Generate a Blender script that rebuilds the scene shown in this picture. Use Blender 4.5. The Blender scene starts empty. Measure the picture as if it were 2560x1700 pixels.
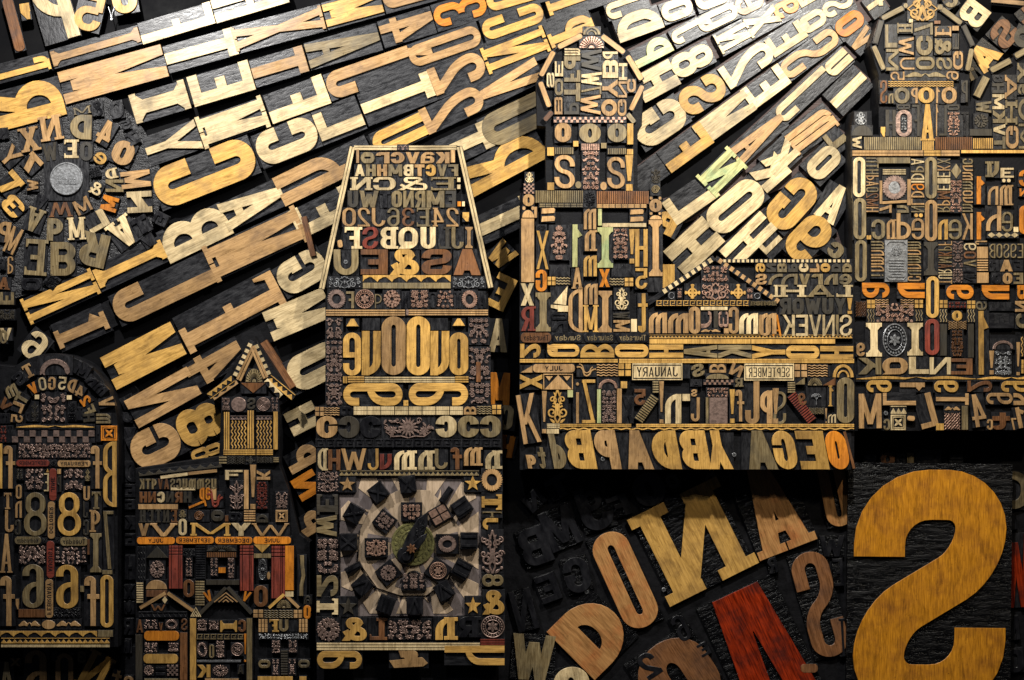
import bpy, math, random
import numpy as np
from mathutils import Vector, Matrix
from mathutils.geometry import delaunay_2d_cdt

# ------------------------------------------------------------------ camera, world, lamps, exposure
SC = bpy.context.scene
D = 4.0                                   # camera distance to the wall, metres (1 m = 1000 photo pixels)
cd = bpy.data.cameras.new('camera'); cam = bpy.data.objects.new('camera', cd)
SC.collection.objects.link(cam)
cam.location = (0, -D, 0); cam.rotation_euler = (math.radians(90), 0, 0)
cd.sensor_width = 36; cd.lens = 36 * D / 2.56; cd.clip_end = 50
SC.camera = cam
W = bpy.data.worlds.new('World'); SC.world = W; W.use_nodes = True
W.node_tree.nodes['Background'].inputs[0].default_value = (0.75, 0.8, 1.0, 1)
W.node_tree.nodes['Background'].inputs[1].default_value = 0.012
def lamp(loc, aim, energy, size, ang, col, blend=.9):
    l = bpy.data.lights.new('spot_lamp', 'SPOT'); l.energy = energy; l.shadow_soft_size = size
    l.spot_size = math.radians(ang); l.spot_blend = blend; l.color = col
    o = bpy.data.objects.new('spot_lamp', l); SC.collection.objects.link(o)
    o.location = loc; o.rotation_euler = (Vector(aim) - Vector(loc)).to_track_quat('-Z', 'Y').to_euler()
    return o
lamp((-0.98, -0.95, 1.22), (-0.62, 0, 0.30), 180, 0.028, 112, (1, .97, .93))
lamp((0.66, -1.12, 1.28), (0.58, 0, 0.12), 215, 0.03, 112, (1, .965, .90))
lamp((1.7, -1.9, 1.5), (0.85, 0, -0.22), 82, 0.05, 70, (1, .86, .64))
lamp((-0.5, -2.6, 2.0), (-0.3, 0, -0.35), 52, 0.08, 70, (.93, .95, 1))
SC.view_settings.view_transform = 'Standard'; SC.view_settings.look = 'None'
SC.view_settings.gamma = 1; SC.view_settings.exposure = 0.0
SC.view_settings.use_curve_mapping = False

# ------------------------------------------------------------------ materials
def new_mat(name):
    m = bpy.data.materials.new(name); m.use_nodes = True
    nt = m.node_tree; b = nt.nodes['Principled BSDF']; return m, nt, b
def nd(nt, t, **k):
    n = nt.nodes.new(t)
    for a, v in k.items():
        if a.startswith('i_'): n.inputs[a[2:].replace('_', ' ')].default_value = v
        else: setattr(n, a, v)
    return n
def coords(nt, sc):
    tc = nd(nt, 'ShaderNodeTexCoord'); oi = nd(nt, 'ShaderNodeObjectInfo')
    mul = nd(nt, 'ShaderNodeVectorMath', operation='MULTIPLY'); mul.inputs[1].default_value = (37, 53, 11)
    nt.links.new(oi.outputs['Random'], mul.inputs[0])
    add = nd(nt, 'ShaderNodeVectorMath', operation='ADD')
    nt.links.new(tc.outputs['Object'], add.inputs[0]); nt.links.new(mul.outputs[0], add.inputs[1])
    mp = nd(nt, 'ShaderNodeMapping'); mp.inputs['Scale'].default_value = sc
    nt.links.new(add.outputs[0], mp.inputs[0]); return mp.outputs[0], add.outputs[0], oi
def ramp(nt, src, p0, p1, c0, c1):
    r = nd(nt, 'ShaderNodeValToRGB'); e = r.color_ramp.elements
    e[0].position = p0; e[1].position = p1; e[0].color = c0; e[1].color = c1
    nt.links.new(src, r.inputs[0]); return r.outputs[0]
def mix(nt, f, a, b, mode='MIX'):
    m = nd(nt, 'ShaderNodeMix', data_type='RGBA', blend_type=mode)
    for s, v in ((0, f), (6, a), (7, b)):
        if hasattr(v, 'links'): nt.links.new(v, m.inputs[s])
        else: m.inputs[s].default_value = v
    return m.outputs[2]
def wood(name, col, stain, amt=.55, rough=.31, grain=.35, spec=.45):
    m, nt, b = new_mat(name)
    g, base, oi = coords(nt, (430, 26, 60))
    n1 = nd(nt, 'ShaderNodeTexNoise'); n1.inputs['Scale'].default_value = 1; n1.inputs['Detail'].default_value = 4
    nt.links.new(g, n1.inputs[0])
    n2 = nd(nt, 'ShaderNodeTexNoise'); n2.inputs['Scale'].default_value = 17; n2.inputs['Detail'].default_value = 5
    n2.inputs['Roughness'].default_value = .62; nt.links.new(base, n2.inputs[0])
    n3 = nd(nt, 'ShaderNodeTexNoise'); n3.inputs['Scale'].default_value = 190; n3.inputs['Detail'].default_value = 3
    nt.links.new(base, n3.inputs[0])
    c = tuple(col) + (1,); s = tuple(stain) + (1,)
    blot = ramp(nt, n2.outputs[0], .46, .72, (0, 0, 0, 1), (amt, amt, amt, 1))
    k1 = mix(nt, blot, c, s)
    gr = ramp(nt, n1.outputs[0], .35, .68, (1, 1, 1, 1), (1 - grain, 1 - grain * 1.1, 1 - grain * 1.25, 1))
    k2 = mix(nt, 1.0, k1, gr, 'MULTIPLY')
    mp2 = nd(nt, 'ShaderNodeMapping'); mp2.inputs['Scale'].default_value = (75, 16, 30); mp2.inputs['Rotation'].default_value = (0, 0, .12)
    nt.links.new(base, mp2.inputs[0]); n4 = nd(nt, 'ShaderNodeTexNoise'); n4.inputs['Scale'].default_value = 1; n4.inputs['Detail'].default_value = 7
    n4.inputs['Roughness'].default_value = .75; n4.inputs['Distortion'].default_value = .6; nt.links.new(mp2.outputs[0], n4.inputs[0])
    k2 = mix(nt, 1.0, k2, ramp(nt, n4.outputs[0], .47, .68, (1, 1, 1, 1), (.52, .5, .46, 1)), 'MULTIPLY')
    sp = ramp(nt, n3.outputs[0], .66, .75, (1, 1, 1, 1), (.35, .3, .25, 1))
    k3 = mix(nt, .8, k2, sp, 'MULTIPLY')
    rr = nd(nt, 'ShaderNodeMapRange'); rr.inputs[3].default_value = .72; rr.inputs[4].default_value = 1.2
    nt.links.new(oi.outputs['Random'], rr.inputs[0])
    vm = nd(nt, 'ShaderNodeVectorMath', operation='SCALE'); nt.links.new(k3, vm.inputs[0]); nt.links.new(rr.outputs[0], vm.inputs['Scale'])
    nt.links.new(vm.outputs[0], b.inputs['Base Color'])
    ro = nd(nt, 'ShaderNodeMapRange'); ro.inputs[1].default_value = .3; ro.inputs[2].default_value = .7
    ro.inputs[3].default_value = rough - .08; ro.inputs[4].default_value = rough + .16
    nt.links.new(n2.outputs[0], ro.inputs[0]); nt.links.new(ro.outputs[0], b.inputs['Roughness'])
    b.inputs['Specular IOR Level'].default_value = spec
    bp = nd(nt, 'ShaderNodeBump'); bp.inputs['Strength'].default_value = .12; bp.inputs['Distance'].default_value = .001
    nt.links.new(n1.outputs[0], bp.inputs['Height']); nt.links.new(bp.outputs[0], b.inputs['Normal'])
    return m
def dark(name, col, rough, bump, scale=(90, 22, 60), spec=.5, dist=.002, var=.5):
    m, nt, b = new_mat(name)
    g, base, oi = coords(nt, scale)
    n1 = nd(nt, 'ShaderNodeTexNoise'); n1.inputs['Scale'].default_value = 1; n1.inputs['Detail'].default_value = 6
    n1.inputs['Roughness'].default_value = .65; nt.links.new(g, n1.inputs[0])
    c = tuple(col) + (1,)
    k = ramp(nt, n1.outputs[0], .3, .75, tuple(x * (1 - var) for x in col) + (1,), tuple(x * (1 + var) for x in col) + (1,))
    nt.links.new(k, b.inputs['Base Color'])
    ro = nd(nt, 'ShaderNodeMapRange'); ro.inputs[1].default_value = .3; ro.inputs[2].default_value = .7
    ro.inputs[3].default_value = rough - .12; ro.inputs[4].default_value = rough + .2
    nt.links.new(n1.outputs[0], ro.inputs[0]); nt.links.new(ro.outputs[0], b.inputs['Roughness'])
    b.inputs['Specular IOR Level'].default_value = spec
    bp = nd(nt, 'ShaderNodeBump'); bp.inputs['Strength'].default_value = bump; bp.inputs['Distance'].default_value = dist
    nt.links.new(n1.outputs[0], bp.inputs['Height']); nt.links.new(bp.outputs[0], b.inputs['Normal'])
    return m
def metal(name, col, rough, met=1.0, dirt=(.02, .015, .012)):
    m, nt, b = new_mat(name)
    g, base, oi = coords(nt, (1, 1, 1))
    n1 = nd(nt, 'ShaderNodeTexNoise'); n1.inputs['Scale'].default_value = 150; n1.inputs['Detail'].default_value = 4
    nt.links.new(base, n1.inputs[0])
    f = ramp(nt, n1.outputs[0], .42, .66, (0, 0, 0, 1), (.8, .8, .8, 1))
    nt.links.new(mix(nt, f, tuple(col) + (1,), tuple(c * .35 + d for c, d in zip(col, dirt)) + (1,)), b.inputs['Base Color'])
    b.inputs['Metallic'].default_value = met; b.inputs['Roughness'].default_value = rough
    bp = nd(nt, 'ShaderNodeBump'); bp.inputs['Strength'].default_value = .5; bp.inputs['Distance'].default_value = .0012
    nt.links.new(n1.outputs[0], bp.inputs['Height']); nt.links.new(bp.outputs[0], b.inputs['Normal'])
    return m
MAT = {
 'p': wood('pale_maple', (.61, .475, .265), (.25, .195, .105), .95),
 'y': wood('golden_maple', (.53, .31, .082), (.25, .14, .04), .85),
 'o': wood('orange_wood', (.60, .21, .022), (.34, .10, .012), .55),
 't': wood('tan_pearwood', (.42, .255, .112), (.19, .11, .05), .85),
 'b': wood('brown_wood', (.19, .085, .035), (.06, .028, .016), .8, .34, .5),
 'r': wood('red_stained_wood', (.21, .045, .03), (.09, .02, .018), .7, .34, .45),
 'R': wood('glowing_red_wood', (.24, .022, .004), (.04, .005, .003), .95, .3, .75),
 'g': wood('green_stained_wood', (.42, .42, .19), (.13, .25, .12), .9),
 'n': wood('olive_inked_wood', (.235, .18, .092), (.07, .06, .038), .85, .36, .5),
 'd': wood('smoky_dark_wood', (.05, .043, .032), (.02, .02, .018), .7, .38, .4),
 'k': dark('black_inked_wood', (.006, .006, .0075), .30, .5, (60, 25, 40), .5),
 'c': metal('copper_cut', (.56, .345, .25), .40, .8),
 's': metal('silver_metal', (.46, .47, .48), .36, .85),
 'v': metal('violet_copper', (.37, .255, .21), .40, .75),
  'q': wood('red_brown_wood', (.37, .19, .068), (.34, .11, .028), .9, .33, .4),
 'S': wood('honey_pine', (.47, .195, .012), (.22, .075, .006), .75, .42, .45, .3),
}
INK = dark('ink_stained_side', (.006, .0055, .0055), .5, .25, spec=.3)
BODY = dark('inked_block_body', (.008, .008, .0095), .35, .5, (150, 40, 60), .48, .0016)
GOUGE = dark('gouged_block_body', (.0025, .0025, .003), .27, .8, (22, 75, 60), .22, .008)
PANEL = dark('black_panel', (.003, .003, .004), .6, .6, (40, 40, 40), .15, .003)
DISC = dark('gouged_black_wood', (.008, .008, .009), .36, .9, (45, 95, 60), .42, .007)
WALLM = dark('black_wall', (.0015, .0015, .002), .7, .3, (12, 12, 12), .08)
PLANK = dark('brown_plank', (.040, .024, .021), .5, .5, (14, 200, 30), .25, .002)
PLATE = wood('clock_plate', (.17, .14, .135), (.11, .09, .085), .5, .6, .15, .2)
PLATE2 = wood('clock_plate_tan', (.42, .315, .215), (.29, .22, .15), .5, .6, .15, .2)
BRASS = metal('green_brass', (.26, .245, .095), .42, .7)

# ------------------------------------------------------------------ meshes
def tris(poly):
    if len(poly) == 3: return [poly]
    return [[poly[0], poly[i], poly[i + 1]] for i in range(1, len(poly) - 1)]
def area2(p): return (p[1][0]-p[0][0])*(p[2][1]-p[0][1]) - (p[1][1]-p[0][1])*(p[2][0]-p[0][0])
def union(polys):
    vs, fs = [], []
    for P in polys:
        for t in tris(P):
            a = area2(t)
            if abs(a) < 1e-9: continue
            if a < 0: t = t[::-1]
            k = len(vs); vs += [Vector((q[0], q[1])) for q in t]; fs.append((k, k+1, k+2))
    v, e, f, ov, oe, of = delaunay_2d_cdt(vs, [], fs, 0, 1e-5)
    T = np.array([[vs[i][:] for i in t] for t in fs]); O = np.array([[v[i][:] for i in t] for t in f if len(t) == 3])
    f = [t for t in f if len(t) == 3]
    out = []
    if len(f):
        c = O.mean(axis=1); a, b, d = T[:, 0], T[:, 1], T[:, 2]
        def side(p, q): return (q[None, :, 0]-p[None, :, 0])*(c[:, None, 1]-p[None, :, 1]) - (q[None, :, 1]-p[None, :, 1])*(c[:, None, 0]-p[None, :, 0])
        ins = ((side(a, b) >= -1e-9) & (side(b, d) >= -1e-9) & (side(d, a) >= -1e-9)).any(axis=1)
        out = [tuple(t) for t, k in zip(f, ins) if k]
    return [(q.x, q.y) for q in v], out
def relief(name, polys, z0, z1, bev, mtop, mside, clip=None):
    """polys in mm; union, extrude from z0 to z1 with a small chamfer"""
    v, f = union(polys)
    n = len(v); cnt = {}
    for t in f:
        for i in range(len(t)):
            a, b = t[i], t[(i+1) % len(t)]
            cnt[(a, b)] = 1
    bd = [(a, b) for (a, b) in cnt if (b, a) not in cnt]
    nx = {}
    for a, b in bd:
        dx, dy = v[b][0]-v[a][0], v[b][1]-v[a][1]; L = math.hypot(dx, dy) or 1
        for q in (a, b):
            o = nx.get(q, (0, 0)); nx[q] = (o[0] - dy/L, o[1] + dx/L)
    V, F, M = [], [], []
    for i, (x, y) in enumerate(v):
        if i in nx:
            ax, ay = nx[i]; L = math.hypot(ax, ay) or 1
            V.append((x + ax/L*bev, y + ay/L*bev, z1))
        else: V.append((x, y, z1))
    idx = {}
    for q in nx:
        idx[q] = len(V); V.append((v[q][0], v[q][1], z1 - bev)); V.append((v[q][0], v[q][1], z0))
    for t in f: F.append(t); M.append(0)
    for a, b in bd:
        F.append((a, idx[a], idx[b], b)); M.append(0)
        F.append((idx[a], idx[a]+1, idx[b]+1, idx[b])); M.append(1)
    me = bpy.data.meshes.new(name)
    me.from_pydata([(x*.001, y*.001, z*.001) for x, y, z in V], [], F)
    me.materials.append(mtop); me.materials.append(mside)
    me.polygons.foreach_set('material_index', M); me.update()
    return me
def box_mesh(name, w, h, z0, z1, bev, mt, jit=0):
    x, y = w/2, h/2
    return relief(name, [[(-x, -y), (x, -y), (x, y), (-x, y)]], z0, z1, bev, mt, mt)

# ------------------------------------------------------------------ glyphs
GL = {
'A': 'd 0 0 .5 1;d 1 0 .5 1;h .24 .15 .85', 'B': 'v 0 0 1;p 0 1 1 1 1 .52 0 .52;p 0 .52 1 .52 1 0 0 0',
'C': 'p 1 .64 1 1 0 1 0 0 1 0 1 .36', 'D': 'v 0 0 1;p 0 1 1 1 1 0 0 0', 'E': 'v 0 0 1;h 1 0 1;h .5 0 .85;h 0 0 1',
'F': 'v 0 0 1;h 1 0 1;h .5 0 .8', 'G': 'p 1 .66 1 1 0 1 0 0 1 0 1 .42;h .42 .62 1', 'H': 'v 0 0 1;v 1 0 1;h .5 0 1',
'J': 'p 1 1 1 0 0 0 0 .3', 'K': 'v 0 0 1;d .15 .38 1 1;d 1 0 .4 .6', 'L': 'v 0 0 1;h 0 0 1',
'M': 'v 0 0 1;v 1 0 1;d .5 .06 .02 1;d .5 .06 .98 1', 'N': 'v 0 0 1;v 1 0 1;d 1 0 0 1',
'O': 'p 0 .5 0 1 1 1 1 0 0 0 0 .5', 'P': 'v 0 0 1;p 0 1 1 1 1 .42 0 .42',
'Q': 'p 0 .5 0 1 1 1 1 0 0 0 0 .5;d 1 0 .45 .3', 'R': 'v 0 0 1;p 0 1 1 1 1 .45 0 .45;d 1 0 .5 .45',
'S': 'p 1 .68 1 1 0 1 0 .58 1 .42 1 0 0 0 0 .32', 'T': 'v .5 0 1;h 1 0 1', 'U': 'p 0 1 0 0 1 0 1 1',
'V': 'd .5 0 0 1;d .5 0 1 1', 'W': 'd .25 0 0 1;d .25 0 .5 .92;d .75 0 .5 .92;d .75 0 1 1', 'X': 'd 0 0 1 1;d 1 0 0 1',
'Y': 'v .5 0 .45;d .5 .38 0 1;d .5 .38 1 1', 'Z': 'h 1 0 1;h 0 0 1;d 0 0 1 1',
'1': 'v .7 0 1;q 0 .74 .7 .93', '2': 'p 0 .68 0 1 1 1 1 .58 0 .03;h 0 0 1', '3': 'p 0 .74 0 1 1 1 1 .52 .35 .52;p .35 .52 1 .52 1 0 0 0 0 .26',
'4': 'v .75 0 1;h .25 0 1;d 0 .25 .72 1', '5': 'h 1 0 1;v 0 .55 1;p 0 .58 1 .58 1 0 0 0 0 .26',
'6': 'p 1 .76 1 1 0 1 0 0 1 0 1 .55 0 .55', '7': 'h 1 0 1;d .3 0 1 1', '8': 'p .08 .76 .08 1 .92 1 .92 .52 .08 .52 .08 .76;p 0 .26 0 .52 1 .52 1 0 0 0 0 .26',
'9': 'p 0 .24 0 0 1 0 1 1 0 1 0 .45 1 .45', 'a': 'p 0 .78 0 1 1 1 1 0;p 1 .55 0 .55 0 0 1 0', 'b': 'v 0 0 1;p 0 .62 1 .62 1 0 0 0',
'd': 'v 1 0 1;p 1 .62 0 .62 0 0 1 0', 'e': 'h .48 0 1;p 1 .48 1 1 0 1 0 0 1 0 1 .26', 'f': 'p 1 .84 1 1 .35 1 .35 0;h .6 0 .95',
'h': 'v 0 0 1;p 0 .62 1 .62 1 0', 'i': 'v .5 0 .72;k .5 .92', 'm': 'v 0 0 1;p 0 1 .5 1 .5 0;p .5 1 1 1 1 0', 'n': 'v 0 0 1;p 0 1 1 1 1 0',
'p': 'v 0 0 1;p 0 1 1 1 1 .36 0 .36', 'q': 'v 1 0 1;p 1 1 0 1 0 .36 1 .36', 'r': 'v 0 0 1;p 0 1 1 1 1 .74', 't': 'p .35 1 .35 0 1 0 1 .14;h .72 0 1',
'u': 'v 1 0 1;p 0 1 0 0 1 0', 'y': 'd .5 .35 0 1;d .15 0 1 1', '&': 'p .2 .78 .2 1 .78 1 .78 .66 0 .42 0 0 .72 0 .98 .42;d 1 0 .22 .84',
':': 'k .5 .2;k .5 .8', '?': 'p 0 .7 0 1 1 1 1 .58 .5 .45 .5 .28;k .5 .08', '=': 'h .2 0 1;h .8 0 1', 'Λ': 'd 0 0 .3 1;d 1 0 .7 1;h 1 .2 .8',
}
for a, b in (('c','C'),('g','9'),('j','J'),('k','K'),('o','O'),('s','S'),('v','V'),('w','W'),('x','X'),('z','Z'),('l','1'),('0','O')): GL[a] = GL[b]
WK = {'M':.64,'W':.6,'m':.72,'N':.74,'A':.82,'V':.85,'Y':.86,'K':.86,'X':.82,'v':.85,'&':.74,'8':.86,'E':.95,'a':.84,'e':.84,'3':.84,'5':.84,'2':.86,'S':.86,'s':.86,'w':.66,'G':.92,'Q':.9,'9':.88,'6':.88,'R':.9,'B':.92,'4':.8,'H':.95}
def fillet(pts, R, n=7):
    out = [pts[0]]
    m = len(pts)
    for i in range(1, m-1):
        a, c, b = pts[i-1], pts[i], pts[i+1]
        la = math.dist(a, c); lb = math.dist(b, c)
        r = min(R, la * (1 if i == 1 else .5), lb * (1 if i == m-2 else .5))
        if r < 1e-6: out.append(c); continue
        p = (c[0]+(a[0]-c[0])*r/la, c[1]+(a[1]-c[1])*r/la); q = (c[0]+(b[0]-c[0])*r/lb, c[1]+(b[1]-c[1])*r/lb)
        k = .5523
        c1 = (p[0]+(c[0]-p[0])*k, p[1]+(c[1]-p[1])*k); c2 = (q[0]+(c[0]-q[0])*k, q[1]+(c[1]-q[1])*k)
        for j in range(n+1):
            t = j/n; u = 1-t
            out.append(tuple(u**3*p[z]+3*u*u*t*c1[z]+3*u*t*t*c2[z]+t**3*q[z] for z in (0, 1)))
    out.append(pts[-1])
    r = [out[0]]
    for p in out[1:]:
        if math.dist(p, r[-1]) > 1e-4: r.append(p)
    return r
def stroke(pts, s, t):
    """band along a path, s = thickness of vertical parts, t = of horizontal parts"""
    n = len(pts); L = []; R = []
    for i in range(n):
        a = pts[max(i-1, 0)]; b = pts[min(i+1, n-1)]
        if n > 2 and 0 < i < n-1:
            d1 = (pts[i][0]-a[0], pts[i][1]-a[1]); d2 = (b[0]-pts[i][0], b[1]-pts[i][1])
            l1 = math.hypot(*d1) or 1; l2 = math.hypot(*d2) or 1
            dx, dy = d1[0]/l1+d2[0]/l2, d1[1]/l1+d2[1]/l2
        else: dx, dy = b[0]-a[0], b[1]-a[1]
        l = math.hypot(dx, dy) or 1; nx, ny = -dy/l, dx/l
        L.append((pts[i][0]+nx*s/2, pts[i][1]+ny*t/2)); R.append((pts[i][0]-nx*s/2, pts[i][1]-ny*t/2))
    return [[L[i], R[i], R[i+1], L[i+1]] for i in range(n-1)]
def circ(cx, cy, rx, ry=None, n=12, a0=0):
    ry = rx if ry is None else ry
    return [(cx+rx*math.cos(a0+2*math.pi*i/n), cy+ry*math.sin(a0+2*math.pi*i/n)) for i in range(n)]
def rect(x0, y0, x1, y1): return [(x0, y0), (x1, y0), (x1, y1), (x0, y1)]
def glyph(ch, w, h, fl=''):
    """polygons of one character in a box w x h (mm) centred on the origin"""
    wt = .355
    if 'B' in fl: wt = .41
    if 'K' in fl: wt = .45
    if 'H' in fl: wt = .405
    if 'M' in fl: wt = .28
    if 'L' in fl: wt = .17 if ch != 'Λ' else .36
    serif = 'f' in fl
    if serif: wt *= .93
    if 'H' in fl and ch == 'M': wt *= 1.22
    base = wt * min(w, h*1.15) * WK.get(ch, 1)
    s = base; t = min(base*.86, h*.215 if ch in 'EFBSGa3258e6&9sg' else h*.27)
    if 'L' in fl: t = s if ch != 'Λ' else h*.27
    if serif: t *= .75
    if ch == '$': s, t = w*.335, h*.205
    P = []
    if ch == 'I' or ch == '|':
        if not serif: P = [rect(0, 0, w, h)]
        else:
            sw = w*.46; q = min(h*.12, w*.3)
            P = [rect((w-sw)/2, 0, (w+sw)/2, h), rect(0, 0, w, q), rect(0, h-q, w, h),
                 [((w-sw)/2, q-.01), ((w+sw)/2, q-.01), ((w+sw)/2, q*1.5), ((w-sw)/2, q*1.5)],
                 [(w*.08, q-.01), (w*.92, q-.01), ((w+sw)/2, q*1.8), ((w-sw)/2, q*1.8)],
                 [(w*.08, h-q+.01), (w*.92, h-q+.01), ((w+sw)/2, h-q*1.8), ((w-sw)/2, h-q*1.8)]]
    elif ch == '!':
        P = [[(w*.3, h*.27), (w*.7, h*.27), (w, h), (0, h)], rect(w*.08, 0, w*.92, min(w*.85, h*.2))]
    elif ch == '.': P = [rect(0, 0, w, h)]
    elif ch == ',': P = [[(0, h), (w, h), (w, h*.45), (w*.45, 0), (w*.1, 0), (w*.35, h*.45), (0, h*.45)]]
    elif ch == '^': P = [[(0, 0), (w*.34, 0), (w*.5, h*.4), (w*.66, 0), (w, 0), (w*.62, h), (w*.38, h)]]
    else:
        mx = s/2 * (1.45 if serif and ch not in 'OCGQSJ0cos' else 1)
        X = lambda u: mx + u*(w-2*mx)
        Y = lambda v: t/2 + v*(h-t)
        YE = lambda v: 0 if v <= 0 else h if v >= 1 else Y(v)
        for el in GL.get(ch, GL['O']).split(';'):
            e = el.split(); a = list(map(float, e[1:]))
            if e[0] == 'v':
                x = X(a[0]); P.append(rect(x-s/2, YE(a[1]), x+s/2, YE(a[2])))
                if serif:
                    q = t*.8; ov = s*.42
                    for yy in a[1:]:
                        if yy in (0, 1):
                            lo = 0 if yy == 0 else h-q
                            P.append(rect(x-s/2-ov, lo, x+s/2+ov, lo+q))
            elif e[0] == 'h':
                y = Y(a[0]); x0 = X(a[1]) - (s/2 if a[1] <= 0 else 0); x1 = X(a[2]) + (s/2 if a[2] >= 1 else 0)
                P.append(rect(x0, y-t/2, x1, y+t/2))
                if serif and a[0] in (0, 1) and ch in 'EFLTZ':
                    yy = 1 if a[0] == 1 else -1; q = min(s*.5, w*.2)
                    P.append([(x1-q, y), (x1, y), (x1, y-yy*(t*.5+h*.1)), (x1-q*.5, y-yy*(t*.5+h*.1))])
                    if ch == 'T': P.append([(x0+q, y), (x0, y), (x0, y-yy*(t*.5+h*.1)), (x0+q*.5, y-yy*(t*.5+h*.1))])
            elif e[0] == 'd':
                y0, y1 = YE(a[1]), YE(a[3]); x0, x1 = X(a[0]), X(a[2])
                sl = abs(x1-x0)/max(abs(y1-y0), 1e-3); ww = s*math.sqrt(1+sl*sl)*.96
                ww = min(ww, s*1.5)
                c0, c1 = min(max(x0, ww/2), w-ww/2), min(max(x1, ww/2), w-ww/2)
                P.append([(c0-ww/2, y0), (c0+ww/2, y0), (c1+ww/2, y1), (c1-ww/2, y1)])
                if serif:
                    for yy, cx in ((a[1], c0), (a[3], c1)):
                        if yy in (0, 1) and ch in 'AVWXYKMN' and not (ch == 'A' and yy == 1) and not (ch in 'VW' and yy == 0) and ch not in 'MN':
                            q = t*.7; lo = 0 if yy == 0 else h-q; ov = s*.35
                            P.append(rect(max(0, cx-ww/2-ov), lo, min(w, cx+ww/2+ov), lo+q))
            elif e[0] in 'pq':
                pts = [(X(a[i]), Y(a[i+1])) for i in range(0, len(a), 2)]
                closed = ch in 'OQ08o' and pts[0] == pts[-1]
                if not closed:
                    for en, pr in ((0, 1), (-1, -2)):
                        dx, dy = pts[en][0]-pts[pr][0], pts[en][1]-pts[pr][1]
                        u, v_ = (a[0], a[1]) if en == 0 else (a[-2], a[-1])
                        if abs(dx) < 1e-6 and v_ in (0, 1): pts[en] = (pts[en][0], pts[en][1] + math.copysign(t/2, dy))
                if e[0] == 'p': pts = fillet(pts, max(w, h))
                P += stroke(pts, s, t)
            elif e[0] == 'k':
                r = s*.58; P.append(circ(X(a[0]), min(max(Y(a[1]), r), h-r), r))
    sh = .27 * h if 'k' in fl[1:] or 'K' in fl else 0
    out = []
    for poly in P:
        q = []
        for x, y in poly:
            x -= w/2; y -= h/2
            if 'u' not in fl: x = -x
            q.append((x, y))
        out.append(q)
    if 'K' in fl:   # back-slanted face: the foot leans to the right
        k = .19*h
        out = [[(x*(w-k)/w - k*y/h, y) for x, y in q] for q in out]
    return out

# ------------------------------------------------------------------ ornaments: polygons in a w x h box
def leaf(cx, cy, a, L, wd):
    c, s = math.cos(a), math.sin(a)
    return [(cx+x*L*c-y*wd*s, cy+x*L*s+y*wd*c) for x, y in ((0, 0), (.3, -.5), (.65, -.42), (1, 0), (.65, .42), (.3, .5))]
def flower(cx, cy, r, n, rot=0):
    P = [circ(cx, cy, r*.3, n=7)]
    for i in range(n): P.append(leaf(cx+math.cos(rot+i*6.283/n)*r*.2, cy+math.sin(rot+i*6.283/n)*r*.2, rot+i*6.283/n, r*.8, r*.62*5/n))
    return P
def spiral(cx, cy, r, turns, a0, th, sg=1):
    n = int(turns*12); pts = [(cx+math.cos(a0+sg*i*6.283/12)*r*(1-i/n*.85), cy+math.sin(a0+sg*i*6.283/12)*r*(1-i/n*.85)) for i in range(n+1)]
    return stroke(pts, th, th)
def waves(w, h, n, th, amp, wl, vert=False):
    P = []
    if vert: w, h = h, w
    for k in range(n):
        y = -h/2 + h*(k+.5)/n; m = max(8, int(w/wl*8))
        pts = [(-w/2+w*i/m, y+amp*math.sin(i*w/m*6.283/wl)) for i in range(m+1)]
        P += stroke(pts, th, th)
    return [[(y, x) for x, y in p] for p in P] if vert else P
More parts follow.
